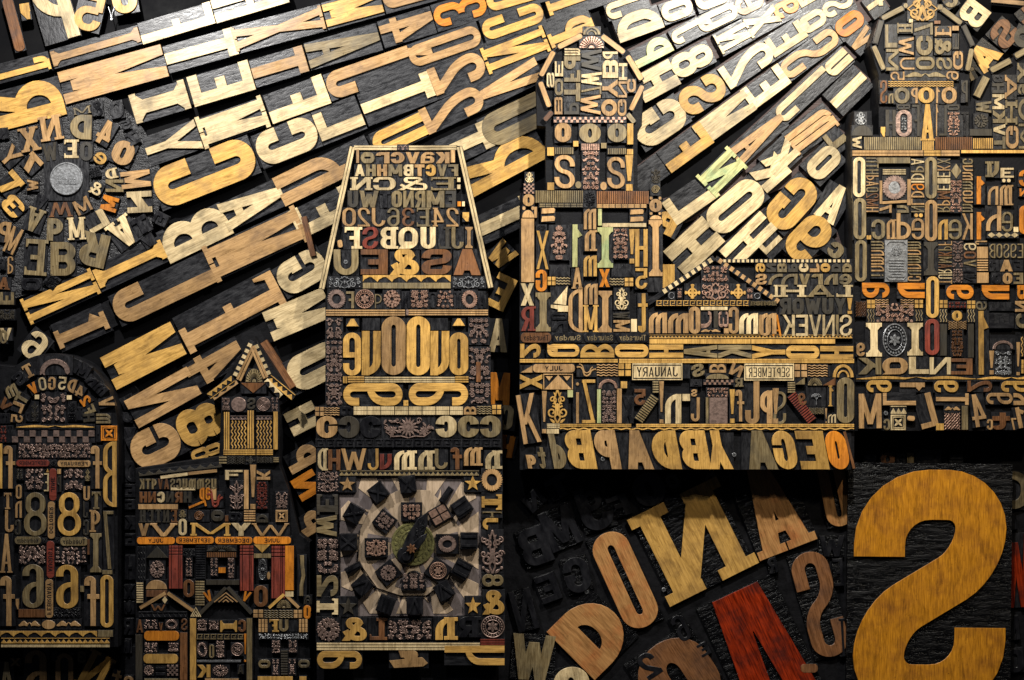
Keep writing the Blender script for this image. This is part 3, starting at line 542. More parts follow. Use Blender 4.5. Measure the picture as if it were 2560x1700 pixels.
DATA = r"""
# slanting rows | 30 | 255
@ 0 0
> 230
/ -60 660 460 570 150 r:yf
/ 480 560 1290 330 150 I:tf
/ 1290 310 1960 110 220 F:p
/ 1965 100 2640 -90 230 H:p
> 410
/ -150 1060 570 870 390 R:y
> 330
/ 570 828 1520 560 320 M:t
/ 1525 545 2170 370 270 T:pB
/ 2150 352 2980 150 235 X:tf
/ 2990 140 3520 20 220 M:y
/ 3530 0 4000 -120 200 U:t
> 330
/ 1220 1010 1730 870 290 I:pf
/ 1755 845 2325 700 300 E:p
/ 2330 690 2820 540 260 T:t
/ 2830 510 3500 345 245 A:n
/ 3510 310 3990 160 245 4:t
/ 3995 140 4480 20 210 3:o
/ 4490 30 5080 -110 190 U:y
> 330
/ 1340 1380 1830 1230 300 Y:pM
/ 1840 1230 2460 1050 290 M:pf
/ 2475 1025 3010 820 300 F:p
/ 3010 795 3800 560 270 J:t
/ 3770 520 4435 330 210 Q:t
/ 4445 275 5000 80 200 C:y
/ 5050 80 5700 -130 200 T:yf
> 420
/ 1425 1765 2340 1410 400 C:yB
/ 2375 1420 2925 1210 340 C:p
/ 2925 1190 3330 1040 270 L:p
/ 3330 980 3975 755 250 T:p
/ 3980 765 4460 560 270 2:t
/ 4465 560 5040 350 240 N:yf
/ 5060 365 5460 180 200 P:yf
@ 0 1
> 320
/ 220 1290 885 1030 240 N:yf
/ 885 1010 1530 760 190 I:yf
/ 1505 730 2090 440 340 B:p
/ 2040 415 2600 200 290 A:p
/ 2570 210 3410 -210 300 h:tB
/ 3440 -230 3940 -440 230 U:y
/ 3900 -450 4450 -680 260 2:t
/ 4410 -680 4980 -930 240 V:t
> 350
/ 500 1530 990 1390 260 1:tfu
/ 1060 1320 1935 890 330 J:tuB
/ 1915 850 2790 500 340 M:tf
/ 2720 520 3240 230 300 E:p
@ 1 0
/ 1690 1420 2160 1240 270 T:p
/ 2100 1250 2640 980 330 U:nB
@ 0 2
> 360
/ 990 300 1650 -10 350 M:y
/ 1650 -70 2560 -510 370 F:tf
@ 1 1
/ 240 1110 620 810 330 G:pB
@ 1 0
/ 1850 1690 2640 1310 330 R:y
@ 0 2
> 310
/ 1210 690 1790 370 300 N:tB
/ 1740 350 2220 80 280 4:tB
@ 1 1
/ 110 1450 700 1200 300 M:p
/ 2060 560 2560 330 290 T:p
@ 0 2
> 400
/ 1215 1070 1650 880 380 G:tB
/ 1650 870 2045 690 370 8:yB
@ 1 2
/ 300 360 800 110 350 O:pB
@ 0 2
> 130
/ 1765 1085 2045 980 120 8:yB
@ 1 2
> 240
/ 300 790 560 660 240 H:p
/ 290 1160 560 1010 200 P:tB
/ 370 1400 570 1280 230 N:oB
@ 1 3
/ 400 180 600 60 210 P:t
@ 1 1
/ 2190 860 2350 700 230 W:y
/ 2190 1270 2330 980 200 E:yB
/ 2230 1680 2240 1370 180 A:p
@ 1 2
/ 2240 600 2250 300 200 M:o
/ 2290 830 2320 600 140 C:pB
/ 2290 1080 2330 880 140 H:o
@ 2 0
> 200
/ 870 120 1260 -10 160 J:pf
> 260
/ 960 290 1370 140 240 D:pB
/ 1380 130 1660 30 190 O:pB
/ 1700 40 2000 -90 190 o:p
> 230
/ 1130 570 1460 390 190 P:gB
/ 1480 370 1725 190 140 J:p
/ 1710 220 2075 80 170 Q:pB
/ 2070 100 2320 -20 180 e:tB
> 290
/ 1170 840 1520 690 270 H:pB
/ 1470 630 1850 480 230 8:pB
/ 1890 400 2190 250 180 N:pf
/ 2160 240 2440 100 190 X:pB
@ 3 0
/ 50 110 280 20 150 9:oB
/ 290 40 480 -70 130 L:p
@ 2 0
> 300
/ 1160 1290 1570 970 330 G:pB
/ 1560 985 1950 750 280 S:yB
/ 1960 740 2380 430 230 2:pB
@ 3 0
/ 10 450 330 260 190 E:pB
/ 290 250 530 130 170 Q:pB
/ 510 120 780 -20 150 S:pB
@ 2 0
> 270
/ 1090 1715 1395 1505 250 :k
/ 1400 1500 1810 1230 250 F:yB
/ 1720 1260 2210 930 230 M:pB
/ 2160 920 2520 680 230 E:pB
@ 3 0
/ 130 670 620 290 190 S:tB
/ 630 290 860 120 180 O:oB
/ 930 100 1080 10 120 1:p
@ 2 0
> 250
/ 1800 1740 2080 1440 260 N:gf
/ 2040 1440 2500 1080 230 A:tf
@ 3 0
/ 90 1080 550 660 170 J:pf
/ 560 680 750 500 190 U:pf
/ 790 450 940 260 150 V:t
@ 2 1
> 350
/ 1450 410 1850 130 260 L:pB
/ 1380 580 1470 400 200 P:yB
@ 3 0
/ 0 1560 230 1340 210 K:p
/ 210 1340 590 1050 230 m:tf
/ 600 970 885 690 90 |:p
@ 2 1
> 350
/ 1500 870 1860 540 330 H:p
/ 1830 530 2290 140 310 O:pB
/ 2270 120 2500 -80 260 K:pB
@ 3 0
/ 390 1620 640 1380 220 O:pB
/ 550 1330 690 1220 170 L:n
@ 2 1
> 330
/ 1990 830 2370 460 240 H:pB
@ 3 1
/ 40 510 400 110 320 G:yB
/ 510 460 690 150 220 A:pB
/ 210 800 540 460 310 9:yB
/ 580 800 670 680 150 c:n
/ -60 740 90 590 130 L:p
@ 2 1
+ 1385 870 1500 1090 |:y
# top left corner | 44 | 0
@ 0 0
/ 395 -250 580 370 340 h:pu
/ 780 280 860 -60 250 5:y
/ 1170 120 1110 -200 230 U:y
/ 245 180 220 30 90 ,:y
/ 190 470 60 -20 100 @round:b
# town shield disc | 34 | 0
@ 0 0
/ 485 1290 450 1070 190 N:tf
/ 740 1280 750 1060 190 D:n
/ 760 1050 750 985 150 M:nf
/ 900 1070 890 930 100 &:k
/ 1090 1090 1060 930 120 Q:k
/ 1170 1190 1150 1110 80 5:k
/ 290 1390 250 1180 180 X:tf
/ 920 1320 1030 1130 130 4:tB
/ 470 1480 450 1320 130 W:d
+ 585 1290 715 1455 E:pf
+ 740 1310 850 1480 O:d
/ 1090 1510 1180 1310 190 O:tB
/ 890 1500 960 1420 110 e:y
/ 30 1500 160 1380 150 Y:tM
/ 230 1560 350 1450 150 7:tB
/ 1250 1330 1190 1220 100 Z:k
/ 30 1280 20 1180 90 h:k
@ 0 1
/ 60 390 180 280 190 3:yB
/ 10 200 170 60 170 7:yu
/ 350 140 250 140 100 W:t
/ 350 360 280 560 160 A:nf
/ 555 300 560 430 210 W:bf
/ 790 390 730 270 140 M:tM
/ 1080 330 940 290 130 M:oB
/ 860 220 910 120 110 &:pM
/ 975 145 1135 145 110 N:n
/ 1120 100 1380 70 150 M:tB
/ 1030 80 1010 -10 110 D:pf
/ 880 60 860 -30 90 @flor:k
/ 1290 390 1280 200 220 Z:p
/ 930 540 850 400 190 L:p
/ 510 450 500 650 140 b:nB
/ 710 640 700 440 150 M:pf
/ 1060 470 1215 680 240 A:pf
/ 1340 580 1260 440 150 T:k
/ 310 965 330 645 200 E:nf
+ 470 670 690 970 B:nu
/ 900 590 830 880 240 R:nuB
/ 70 760 170 540 100 M:t
/ 20 660 50 480 110 P:t
+ 70 800 120 955 a:t
/ 30 1100 40 990 110 A:bf
+ 0 1130 125 1240 E:nr
+ 0 1460 105 1568 V:p
+ 195 1000 380 1110 O:k
/ 520 1060 430 990 120 @flor:k
/ 1400 700 1340 610 110 V:k
/ 1540 480 1420 420 110 E:k
/ 400 240 330 380 110 A:k
+ 0 820 45 920 C:k
+ 0 1290 130 1380 @flor:d
@ 0 2
/ 240 150 400 -50 210 6:pf
+ 0 -90 60 30 O:n
# arched house | 95 | 0
@ 0 2
/ 10 630 80 560 110 V:b
/ 130 520 80 420 110 m:n
/ 220 400 140 310 110 S:k
/ 290 340 230 230 100 T:tf
+ 345 150 665 320 @garl:v
/ 730 330 790 220 140 M:k
/ 810 410 870 350 100 n:k
/ 890 490 960 420 110 m:k
/ 910 590 1050 560 90 V:t
+ 885 680 1020 770 m:nr
+ 0 680 85 770 m:k
/ 210 640 110 600 90 L:t
/ 250 570 150 510 90 T:n
/ 330 490 280 400 80 V:oB
/ 400 465 380 345 70 O:pM
/ 475 460 480 340 70 G:t
/ 565 460 580 340 70 5:p
/ 640 480 680 360 75 D:t
/ 710 520 760 430 80 4:t
/ 750 590 830 530 75 2:oB
/ 770 660 870 620 80 F:n
/ 765 720 870 710 80 H:d
/ 210 730 100 720 70 5:t
+ 235 670 275 750 D:k
+ 290 570 350 750 @orn:d
+ 375 480 605 760 @flor:v
+ 320 505 360 545 .:p
+ 615 510 660 550 .:p
+ 625 570 700 660 @ros:k
+ 625 670 700 750 @flor:k
+ 710 620 760 740 I:kf
+ 150 778 870 820 @brace:y
+ 110 835 870 945 @check:v
+ 930 790 1080 930 @key:o
+ 885 790 925 940 H:k
+ 70 790 115 945 T:kf
+ 0 790 60 945 @flor:r
+ 165 955 835 1090 @flor:v
+ 150 1105 455 1165 @plate:r "SEPTEMBER"
+ 460 1105 520 1165 @ros:k
+ 530 1110 835 1170 @plate:t "FEBRUARY"
+ 455 1185 520 1480 @plate:r "JUNE"
+ 440 1490 505 1833 @plate:t "OCTOBER"
+ 430 1853 500 2195 @plate:r "AUGUST"
+ 418 2205 490 2563 @plate:t "FEBRUARY"
+ 30 975 140 1370 f:t
+ 835 975 940 1370 f:t
+ 950 935 1075 1540 B:y
+ -60 955 20 1370 B:y
+ 150 1190 210 1290 @flor:d
+ 780 1190 835 1300 @lyre:n
+ 225 1185 405 1385 @flor:v
+ 585 1185 770 1390 @flor:v
+ 405 1230 450 1395 E:p
+ 425 1185 452 1220 @tri:y
+ 525 1250 562 1400 P:d
+ 527 1190 562 1235 .:t
+ 145 1335 200 1465 O:t
+ 140 1485 200 1640 n:t
+ 768 1350 828 1480 U:t
+ 765 1490 810 1640 J:d
+ 30 1410 110 1560 T:tf
+ 838 1400 935 1560 T:nf
+ 220 1405 430 1808 8:nM
+ 530 1405 745 1808 8:yM
@ 0 3
+ 45 0 125 205 J:t
+ 0 220 115 580 A:tf
+ 0 610 135 1070 f:t
+ 830 0 930 205 q:tf
+ 830 215 935 575 I:nf
+ 775 610 915 1070 f:t
+ 950 10 1045 545 7:n
+ 945 555 1035 592 .:n
+ 925 600 1045 1085 O:y
+ 135 90 190 230 c:d
+ 765 90 820 235 c:d
+ 135 245 378 315 @plate:n "Wednesday"
+ 555 250 810 330 @plate:n "Tuesday"
+ 385 260 430 310 @ros:k
+ 505 260 550 310 @ros:k
+ 170 325 420 500 @flor:v
+ 510 340 790 500 @flor:v
+ 805 270 825 410 .:b
+ 190 500 415 905 6:nf
+ 500 505 735 910 6:yf
+ 740 700 775 755 .:n
+ 145 820 175 915 ,:t
+ 170 915 412 990 @bar:b
+ 492 905 735 990 @flor:k
+ 170 1010 370 1100 @brace:t
+ 520 1010 745 1100 @brace:t
+ 385 1015 510 1100 @dot:t
+ 0 1115 895 1170 @scal:y
+ 905 1110 1040 1170 @bar:n
+ 10 1180 1010 1230 @zig:y
+ 10 1240 1010 1265 @bar:p
# ledge below the arched house | 26 | 0
@ 0 3
+ 215 1290 445 1750 6:tf
+ 90 1365 190 1440 X:tM
+ 510 1320 675 1720 O:tM
/ 790 1650 960 1330 240 N:yf
+ 715 1300 790 1410 3:n
+ 0 1400 120 1700 A:p
/ 1050 1640 1090 1480 90 t:t
+ 1140 1530 1230 1640 C:t
+ 480 1310 530 1390 5:k
# dark alley | 22 | 0
@ 0 2
/ 1200 620 1150 520 120 H:k
+ 1130 670 1215 760 J:k
+ 1145 810 1260 910 V:k
+ 1150 1120 1240 1310 D:k
+ 1150 1330 1250 1450 E:k
+ 1150 1470 1250 1560 F:k
@ 0 3
+ 1150 60 1250 180 K:k
+ 1150 220 1250 330 E:k
+ 1150 420 1250 640 H:k
+ 1140 690 1240 820 X:k
+ 1130 840 1240 960 M:k
+ 1130 1000 1230 1150 R:k
+ 1110 1190 1210 1320 W:k
# spired house | 78 | 0
@ 0 2
/ 2165 330 2320 10 40 @dent:p
/ 2200 370 2345 60 50 @rail:t
+ 2265 265 2420 390 @fan:n
+ 2220 395 2450 490 @dtri:b
/ 1925 520 2150 355 60 @zig:y
/ 1965 540 2185 385 40 @scal:t
+ 2045 530 2120 650 @flor:v
+ 2130 527 2270 663 @dot:v
+ 2277 535 2355 640 S:d
+ 2065 665 2115 1020 @lines:y
+ 2125 700 2275 735 @zig:v
+ 2125 745 2275 1000 @vwave:y
+ 2282 650 2340 1000 @lines:y
+ 2060 1010 2355 1060 @lines:y
+ 2020 1070 2090 1145 @hstripe:n
+ 2095 1070 2260 1145 @lattice:d
+ 2265 1070 2355 1145 @cross:d
/ 1280 1235 2040 1150 45 @scal:d
/ 1480 1268 1730 1235 28 @bar:p
/ 1735 1232 2000 1205 28 @bar:t
= 1280 1280 2000 1375 B K:n T:n q:n V:b A:b S:n C:n u:n m:n m:n s:n U:n
+ 1575 1362 1800 1385 @bar:p
= 1280 1400 1770 1500 B H:b N:b C:p N:d R:b H:d
= 1835 1360 2000 1475 B D:o O:o *:t*.2
+ 1910 1400 2055 1545 @swash:r
+ 1275 1515 1640 1560 @bar:t
/ 1740 1540 1900 1500 60 7:o
+ 2075 1200 2240 1290 F:pu
+ 2075 1200 2105 1290 :d
+ 2120 1300 2240 1560 @scroll:v
+ 2250 1200 2292 1560 @bar:t
+ 2305 1150 2361 1560 !:t
@ 1 2
/ 120 320 -15 20 40 @dent:p
/ 90 350 -35 60 50 @rail:t
/ 345 530 120 345 60 @zig:y
/ 230 520 90 370 50 @scal:p
+ 5 525 130 660 @disc:v
+ 140 530 205 660 @flor:v
+ 0 745 148 1000 @vwave:y
+ 0 700 145 735 @zig:v
+ 160 660 200 1010 @bar:y
+ 5 1010 155 1060 @lines:y
+ 5 1075 155 1135 @lattice:d
+ 160 1080 210 1130 @hstripe:n
+ 5 1200 130 1290 K:tr
+ 5 1300 105 1560 @flor:r
+ 180 1400 292 1560 @flor:v
@ 0 3
= 1280 -10 1640 115 Bf H:d E:d T:d N:d E:b
+ 1645 0 1720 70 @lyre:n
+ 1645 80 1722 235 O:p
+ 1735 5 1930 105 @spiral:b
+ 1945 0 2065 105 O:dBr
+ 2075 50 2105 105 .:b
+ 2110 20 2235 105 a:kr
+ 2250 0 2355 110 @hstripe:t
+ 1275 125 1375 240 V:tB
+ 1380 122 1635 245 V:tf
+ 1760 120 2120 240 M:yfB
+ 2130 120 2315 240 Y:pB
+ 1262 250 1612 315 @plate:o "JULY"
+ 1622 246 1972 312 @plate:o "SEPTEMBER"
+ 1982 248 2328 314 @plate:o "DECEMBER"
+ 1265 340 1340 650 @vwave:k
+ 1350 335 1550 440 @tri:d
+ 1375 460 1520 635 @ros:v
+ 1345 645 1540 730 @dome:t
+ 1558 325 1682 725 @pillar:r
+ 2213 325 2337 745 @pillar:r
+ 1690 360 1795 425 @flor:k
+ 1712 435 1770 615 @flor:v
+ 1805 325 1892 640 @hstripe:k
+ 1800 650 1885 885 @hstripe:n
+ 1905 390 2180 435 @stripe:b
+ 1905 330 2180 380 @fan:d
+ 1940 445 2005 610 @flor:v
+ 2100 440 2160 630 @flor:v
+ 2015 530 2080 580 .:o
+ 1900 645 2205 690 @bar:d
+ 1690 640 1790 805 O:b
+ 1258 665 1320 860 @hstripe:p
+ 1350 740 1540 800 @bar:b
+ 1390 872 1525 930 W:bB
+ 1495 795 1545 865 @rhomb:p
/ 1290 905 1525 765 32 @bar:t
/ 1780 930 1545 765 32 @bar:t
/ 1830 970 2080 720 32 @bar:d
/ 2320 955 2100 715 32 @bar:d
+ 1975 755 2190 850 @chev:t
/ 1940 840 1900 750 70 V:o
/ 2250 840 2290 750 70 V:o
+ 1280 940 1720 990 @zig:k
+ 1760 890 1850 985 @chev:p
+ 1250 1150 1312 1568 @bar:d
+ 1328 1115 1652 1205 @round:o
+ 1322 1328 1642 1415 @round:y
+ 1660 1130 1727 1568 @bar:b
+ 1752 1000 1808 1568 @bar:y
+ 2275 1000 2325 1568 @bar:n
+ 1328 1010 1450 1100 @flor:v
+ 1520 1010 1640 1100 @wreath:v
+ 1670 1000 1727 1110 S:b
+ 1255 1010 1320 1130 A:b
+ 1465 1040 1502 1110 V:b
+ 1330 1222 1450 1318 @flor:v
+ 1550 1222 1642 1312 @flor:v
+ 1325 1430 1418 1530 @ros:v
+ 1540 1430 1640 1530 @check:v
+ 1435 1440 1525 1540 =:k
+ 1820 1010 1905 1120 @flor:v
+ 1925 1020 2015 1110 @flor:v
+ 2030 1020 2185 1125 I:yfr
+ 2195 1010 2268 1125 C:b
+ 1815 1145 2252 1192 @greek:n
+ 1815 1215 1910 1362 @wreath:v
+ 1928 1240 1975 1365 O:n
+ 1990 1208 2068 1362 @flor:v
+ 2130 1225 2245 1345 @medal:v
+ 2250 1140 2272 1400 !:o
+ 1815 1385 2220 1403 @bar:s
+ 1820 1428 1940 1545 K:y
+ 1950 1428 2112 1540 @ros:v
+ 2190 1430 2245 1512 A:d
+ 1890 1555 2200 1640 @bar:t
+ 1330 1555 1640 1640 @bar:n
@ 1 3
+ -40 122 305 240 W:tf
+ 0 40 112 115 D:dr
+ 180 0 292 110 @key:t
+ -25 246 322 314 @plate:o "JUNE"
+ -20 318 132 395 @dtri:y
+ -20 402 138 442 @bar:n
+ 22 450 98 645 @medal:s
+ 100 570 132 640 @dot:t
+ 142 328 266 815 @pillar:r
+ 268 330 348 740 @bar:o
+ 270 752 345 800 .:p
+ 385 418 462 792 @wobble:n
+ -20 695 108 895 O:b
/ 118 902 258 778 28 @bar:y
/ 395 902 268 778 28 @bar:t
+ 190 830 320 905 @fan:n
+ 440 790 515 870 @arch:d
+ -25 920 65 992 @win:t
+ 75 920 205 1000 @wave:n
+ 212 920 340 1000 @wave:n
+ 348 922 425 995 @win:t
+ 438 878 506 1004 O:oB
+ 20 1005 108 1128 @grid:t
+ 115 1008 205 1125 F:yfB
+ 210 1010 298 1122 U:n
+ 305 1010 385 1120 :k
+ 393 1005 478 1128 @grid:t
+ 20 1140 480 1192 @flor:s
+ 145 1200 222 1320 @flor:v
+ 298 1200 378 1320 @flor:v
+ 230 1290 292 1525 @hstripe:d
+ 145 1375 215 1525 @flor:v
+ 300 1375 365 1525 @flor:v
+ 20 1380 132 1458 O:nr
+ 388 1380 496 1455 O:nr
+ 15 1535 338 1620 @bar:y
+ 400 1535 465 1620 @bar:y
# clock tower | 96 | 0
@ 1 1
/ 605 1095 890 -215 48 @rail:p
/ 2165 1085 1875 -215 48 @rail:p
/ 905 -205 1300 -205 42 @rail:p
/ 1410 -205 1850 -205 42 @rail:p
+ 1305 -235 1405 -185 @flor:v
+ 925 -190 950 -65 |:t
= 960 -165 1790 -60 B O:nr r:t c:t v:t a:t K:t
+ 1795 -190 1835 -70 |:t
= 905 -52 1870 58 B A:p H:n H:t M:n B:p T:t C:y V:n F:n
= 870 65 1840 187 fB N:p C:p*1.1 &:p*1.1 E:n*1.2
+ 1855 70 1885 110 .:p
+ 1855 135 1885 175 .:p
= 840 190 1850 347 B U:d W:n*1.3 T:k O:n N:n R:n M:n*1.2 E:d
+ 1858 290 1892 335 .:o
+ 1900 290 1925 335 .:p
= 790 348 1880 522 fM O:t 2:t J:t 6:n 3:b E:n 4:t 2:t
+ 1905 390 1965 475 ,:yB
= 800 525 1920 728 f F:p S:r*.9 B:p Q:p*1.1 U:p L:d*.7 J:n*.7
+ 1930 525 1998 722 I:tf
/ 780 715 770 645 45 @round:t
+ 715 732 945 970 U:nM
+ 965 732 1215 965 E:b
+ 1232 728 1505 970 &:y
+ 1525 730 1805 965 S:b
+ 1820 730 2075 970 A:bB
+ 985 970 1795 1032 @scal:y
+ 655 982 978 1088 @orn:s
+ 1800 982 2120 1088 @orn:s
+ 985 1040 1795 1092 @bar:n
+ 660 1100 825 1278 @wreath:v
+ 830 1120 905 1275 F:n
+ 915 1102 1090 1276 @medal:c
+ 1096 1145 1160 1275 q:nL
+ 1170 1100 1335 1278 @ros:c
+ 1342 1120 1418 1275 N:k
+ 1425 1105 1590 1276 @flor:c
+ 1597 1130 1665 1275 C:kL
+ 1672 1102 1820 1276 @flor:c
+ 1828 1120 1890 1275 T:k
+ 1898 1105 2042 1278 @wreath:c
+ 2050 1120 2120 1275 A:k
+ 645 1288 1375 1344 @lines:t
+ 1405 1288 2140 1340 @lines:t
+ 1382 1285 1408 1340 @dot:v
+ 642 1362 798 1555 @flor:v
+ 642 1570 798 2175 @flor:v
+ 1960 1362 2150 1610 @flor:v
+ 1965 1632 2160 2165 @flor:v
+ 2030 1770 2072 1955 @bar:b
+ 832 1372 946 1442 ^:y
+ 1812 1370 1928 1437 ^:y
+ 803 1500 968 1898 e:yB
+ 975 1485 1150 1895 u:yB
+ 1158 1350 1380 1892 O:tB
+ 1388 1350 1605 1895 O:yB
+ 1608 1485 1782 1895 u:yB
+ 1785 1498 1957 1895 O:yB
+ 985 1370 1140 1475 :k
+ 1615 1370 1765 1475 :k
@ 1 2
+ 803 335 838 398 @lines:y
+ 845 335 998 392 @lines:y
+ 1002 340 1832 392 @lines:p
+ 1836 335 1960 392 @lines:y
+ 803 400 1352 607 9:yrB
+ 1408 397 1957 605 9:yluB
+ 1360 556 1404 606 .:y
+ 546 618 626 700 @win:t
+ 630 618 768 700 @wave:t
+ 774 612 892 700 a:kr
+ 897 612 1912 692 @grid:p
+ 1916 614 2032 688 B:tr
+ 2038 606 2172 688 @wave:n
+ 2178 600 2260 684 @win:y
+ 555 702 750 905 G:tBu
+ 758 702 953 905 C:dB
+ 960 702 1152 905 C:kBu
+ 1156 700 1650 908 @flower:v
+ 1656 698 1850 900 C:pB
+ 1860 698 2056 900 C:nBu
+ 2066 698 2260 900 C:nB
+ 550 915 2258 988 @greek:k
+ 562 1000 658 1205 D:pf
+ 664 1010 778 1200 H:b
+ 785 1002 1018 1200 W:tM
+ 1030 1002 1130 1203 J:yuM
+ 1142 1050 1252 1195 u:r
+ 1262 1020 1474 1198 m:pf
+ 1482 1020 1640 1198 n:pf
+ 1648 1005 1768 1192 J:nM
+ 1792 990 1900 1195 f:b
+ 1908 990 2082 1160 m:tf
+ 2102 1020 2262 1190 n:pf
+ 560 1212 762 1300 @scroll:v
+ 560 1305 762 1402 @scroll:v
+ 768 1205 2055 1250 @zig:n
+ 2080 1185 2272 1395 @wreath:t
+ 765 1262 920 1402 @star:t
+ 1920 1250 2078 1398 @star:y
+ 560 1412 755 1600 E:dfr
+ 2080 1410 2268 1580 T:yfr
@ 1 3
+ 556 45 745 245 W:nr
+ 560 255 762 592 @flor:v
+ 560 602 757 798 2:nr
+ 558 805 757 978 T:pfr
+ 765 802 935 982 @star:d
+ 553 990 780 1218 @ros:v
+ 790 992 1022 1208 &:y
+ 1035 995 1198 1200 L:bf
+ 1212 1010 1620 1198 @flor:v
+ 1638 990 1848 1198 n:yf
+ 1856 982 2066 1175 R:kf
+ 2074 975 2292 1180 @medal:v
+ 1925 798 2078 972 @star:y
+ 2088 740 2292 965 &:y
+ 2084 590 2282 708 8:nr
+ 2080 188 2280 585 @scroll:v
+ 2090 75 2232 182 J:yr
+ 2085 15 2270 70 T:nf
+ 560 1225 2065 1292 @lines:p
+ 2070 1190 2292 1245 @lines:r
+ 562 1298 978 1466 9:yluB
+ 1228 1275 1586 1458 @hand:t
+ 1738 1252 2292 1432 h:yl
# twin tower church | 116 | 0
@ 2 0
/ 425 435 645 325 48 @round:t
/ 830 330 1035 485 48 @round:t
/ 1065 515 1195 735 48 @round:t
/ 1205 790 1095 1015 44 @round:t
/ 265 700 385 475 46 @round:t
/ 345 985 260 755 46 @round:t
/ 300 1110 370 1030 44 @round:b
/ 1130 1130 1065 1050 44 @round:n
+ 655 245 815 320 @arch:n
+ 622 332 848 445 @fan:c
+ 320 670 390 805 S:pr
+ 395 565 472 705 E:pr
+ 395 725 470 880 O:nr
+ 392 895 465 1055 B:tr
+ 485 445 630 510 m:pr
+ 480 518 630 638 d:nr
+ 480 645 630 755 F:nr
+ 478 765 630 935 T:nMr
+ 480 945 620 1055 P:dMr
+ 640 450 828 655 W:dMr
+ 638 662 828 790 W:pr
+ 638 795 825 868 7:nMr
+ 632 872 818 1058 W:tMr
+ 835 475 975 545 d:pr
+ 835 552 980 720 B:pr
+ 832 730 975 900 Y:tMr
+ 822 915 970 1072 O:tMr
+ 985 582 1062 740 H:pr
+ 982 750 1060 900 N:tr
+ 975 915 1055 1072 G:tr
+ 1060 728 1142 852 C:tMr
+ 385 1078 1052 1130 @check:c
+ 395 1132 546 1312 O:tB
+ 620 1138 818 1318 O:nB
+ 882 1138 1057 1312 O:nB
+ 1062 1138 1118 1332 |:y
+ 565 1300 612 1352 .:y
+ 822 1318 872 1368 .:n
+ 325 1358 388 1436 .:y
+ 1060 1375 1117 1425 .:y
+ 395 1360 568 1422 @stripe:n
+ 638 1325 808 1385 @stripe:c
+ 882 1368 1052 1422 @stripe:n
+ 648 1388 806 1750 @flor:c
+ 392 1430 580 1738 S:tuM
+ 878 1448 1042 1740 S:tuM
+ 1045 1430 1118 1760 !:y
@ 2 1
+ 325 115 388 185 .:y
+ 584 105 640 170 @dot:n
+ 814 110 876 186 @dot:t
+ 120 20 202 115 @lyre:p
+ 108 125 205 218 @check:c
+ 100 222 206 335 O:tB
+ 95 335 125 370 @dot:t
+ 178 335 206 370 @dot:t
+ 92 370 204 440 @dome:t
+ 85 448 204 1035 @bar:t
+ 205 340 230 440 |:t
+ 80 1045 203 1252 X:pB
+ 75 1258 212 1486 R:rf
+ 1288 -10 1365 120 @scroll:d
+ 1280 128 1366 232 @spiral:n
+ 1268 268 1382 388 O:tB
+ 1270 245 1296 275 @dot:t
+ 1352 245 1378 275 @dot:t
+ 1270 388 1296 415 @dot:t
+ 1352 388 1378 415 @dot:t
+ 1272 418 1380 456 @dome:t
+ 1262 462 1388 980 I:tf
+ 1252 985 1388 1122 :k
+ 215 190 657 302 @stripe:n
+ 662 192 774 342 @ros:k
+ 780 195 1262 312 @stripe:b
+ 250 308 655 345 @grid:n
+ 780 314 1242 350 @grid:t
+ 270 345 398 482 @brush:t
+ 1088 358 1216 482 @brush:t
+ 662 358 776 548 m:t
+ 662 555 778 748 n:tf
+ 660 788 782 982 m:y
+ 665 1048 790 1242 m:t
+ 658 1246 794 1496 M:yf
+ 794 358 828 512 |:g
+ 832 490 1238 525 @bar:p
+ 225 505 320 556 @ros:k
+ 225 560 338 916 X:yM
+ 343 508 527 828 @bouq:c
+ 536 502 652 895 1:gB
+ 788 528 932 902 I:gf
+ 930 535 1072 820 @flor:c
+ 1080 545 1132 862 !:y
+ 1135 545 1252 892 H:y
+ 218 920 322 1122 G:oB
+ 348 880 530 985 @tri:k
+ 922 868 1132 985 @tri:k
+ 328 985 402 1062 @win:y
+ 408 985 536 1062 @wave:n
+ 902 995 1036 1068 @wave:n
+ 1040 995 1118 1072 @win:y
+ 550 900 654 1096 A:tf
+ 804 914 902 1080 X:oB
+ 1138 905 1248 1098 5:y
+ 218 1130 357 1490 I:nf
+ 358 1068 518 1308 @sail:p
+ 520 1098 652 1497 D:tM
+ 798 1115 922 1498 I:tf
+ 942 1088 1082 1288 @lyre:p
+ 1162 1138 1252 1500 t:yB
+ 935 1385 1090 1492 M:tr
+ 1098 1375 1152 1492 .:p
+ 358 1318 508 1382 O:kr
+ 368 1395 512 1492 n:k
+ 932 1310 1085 1372 W:dr
+ 80 1500 362 1592 @plate:b "Thursday"
+ 368 1500 658 1592 @plate:k "Sunday"
+ 664 1500 958 1592 @plate:k "Saturday"
+ 964 1500 1262 1592 @plate:k "Thursday"
/ 1395 1125 1865 812 42 @dent:p
/ 1255 1230 1400 1130 42 @bar:k
/ 2460 1215 1885 815 42 @dent:t
+ 1950 825 3130 852 @dent:p
+ 1748 885 2002 1032 @flor:c
+ 1748 1042 2008 1196 @scroll:c
+ 1592 1050 1738 1192 @cross:y
+ 2015 1050 2158 1192 @cross:y
+ 1442 1125 1502 1192 @ring:s
+ 2232 1132 2294 1192 @ring:s
+ 1525 1092 1568 1182 @flor:c
+ 2166 1085 2224 1188 @flor:c
+ 1330 1203 2192 1252 @greek:y
+ 2196 1208 2440 1250 @lattice:n
+ 1262 1315 1430 1506 m:t
+ 1438 1320 1628 1506 m:t
+ 1632 1260 1737 1512 O:tB
+ 1742 1262 1988 1292 @bar:p
+ 1742 1298 1842 1458 J:cfl
+ 1862 1298 1900 1455 |:d
+ 1905 1298 1998 1458 3:cfl
+ 1742 1462 1922 1508 @brace:t
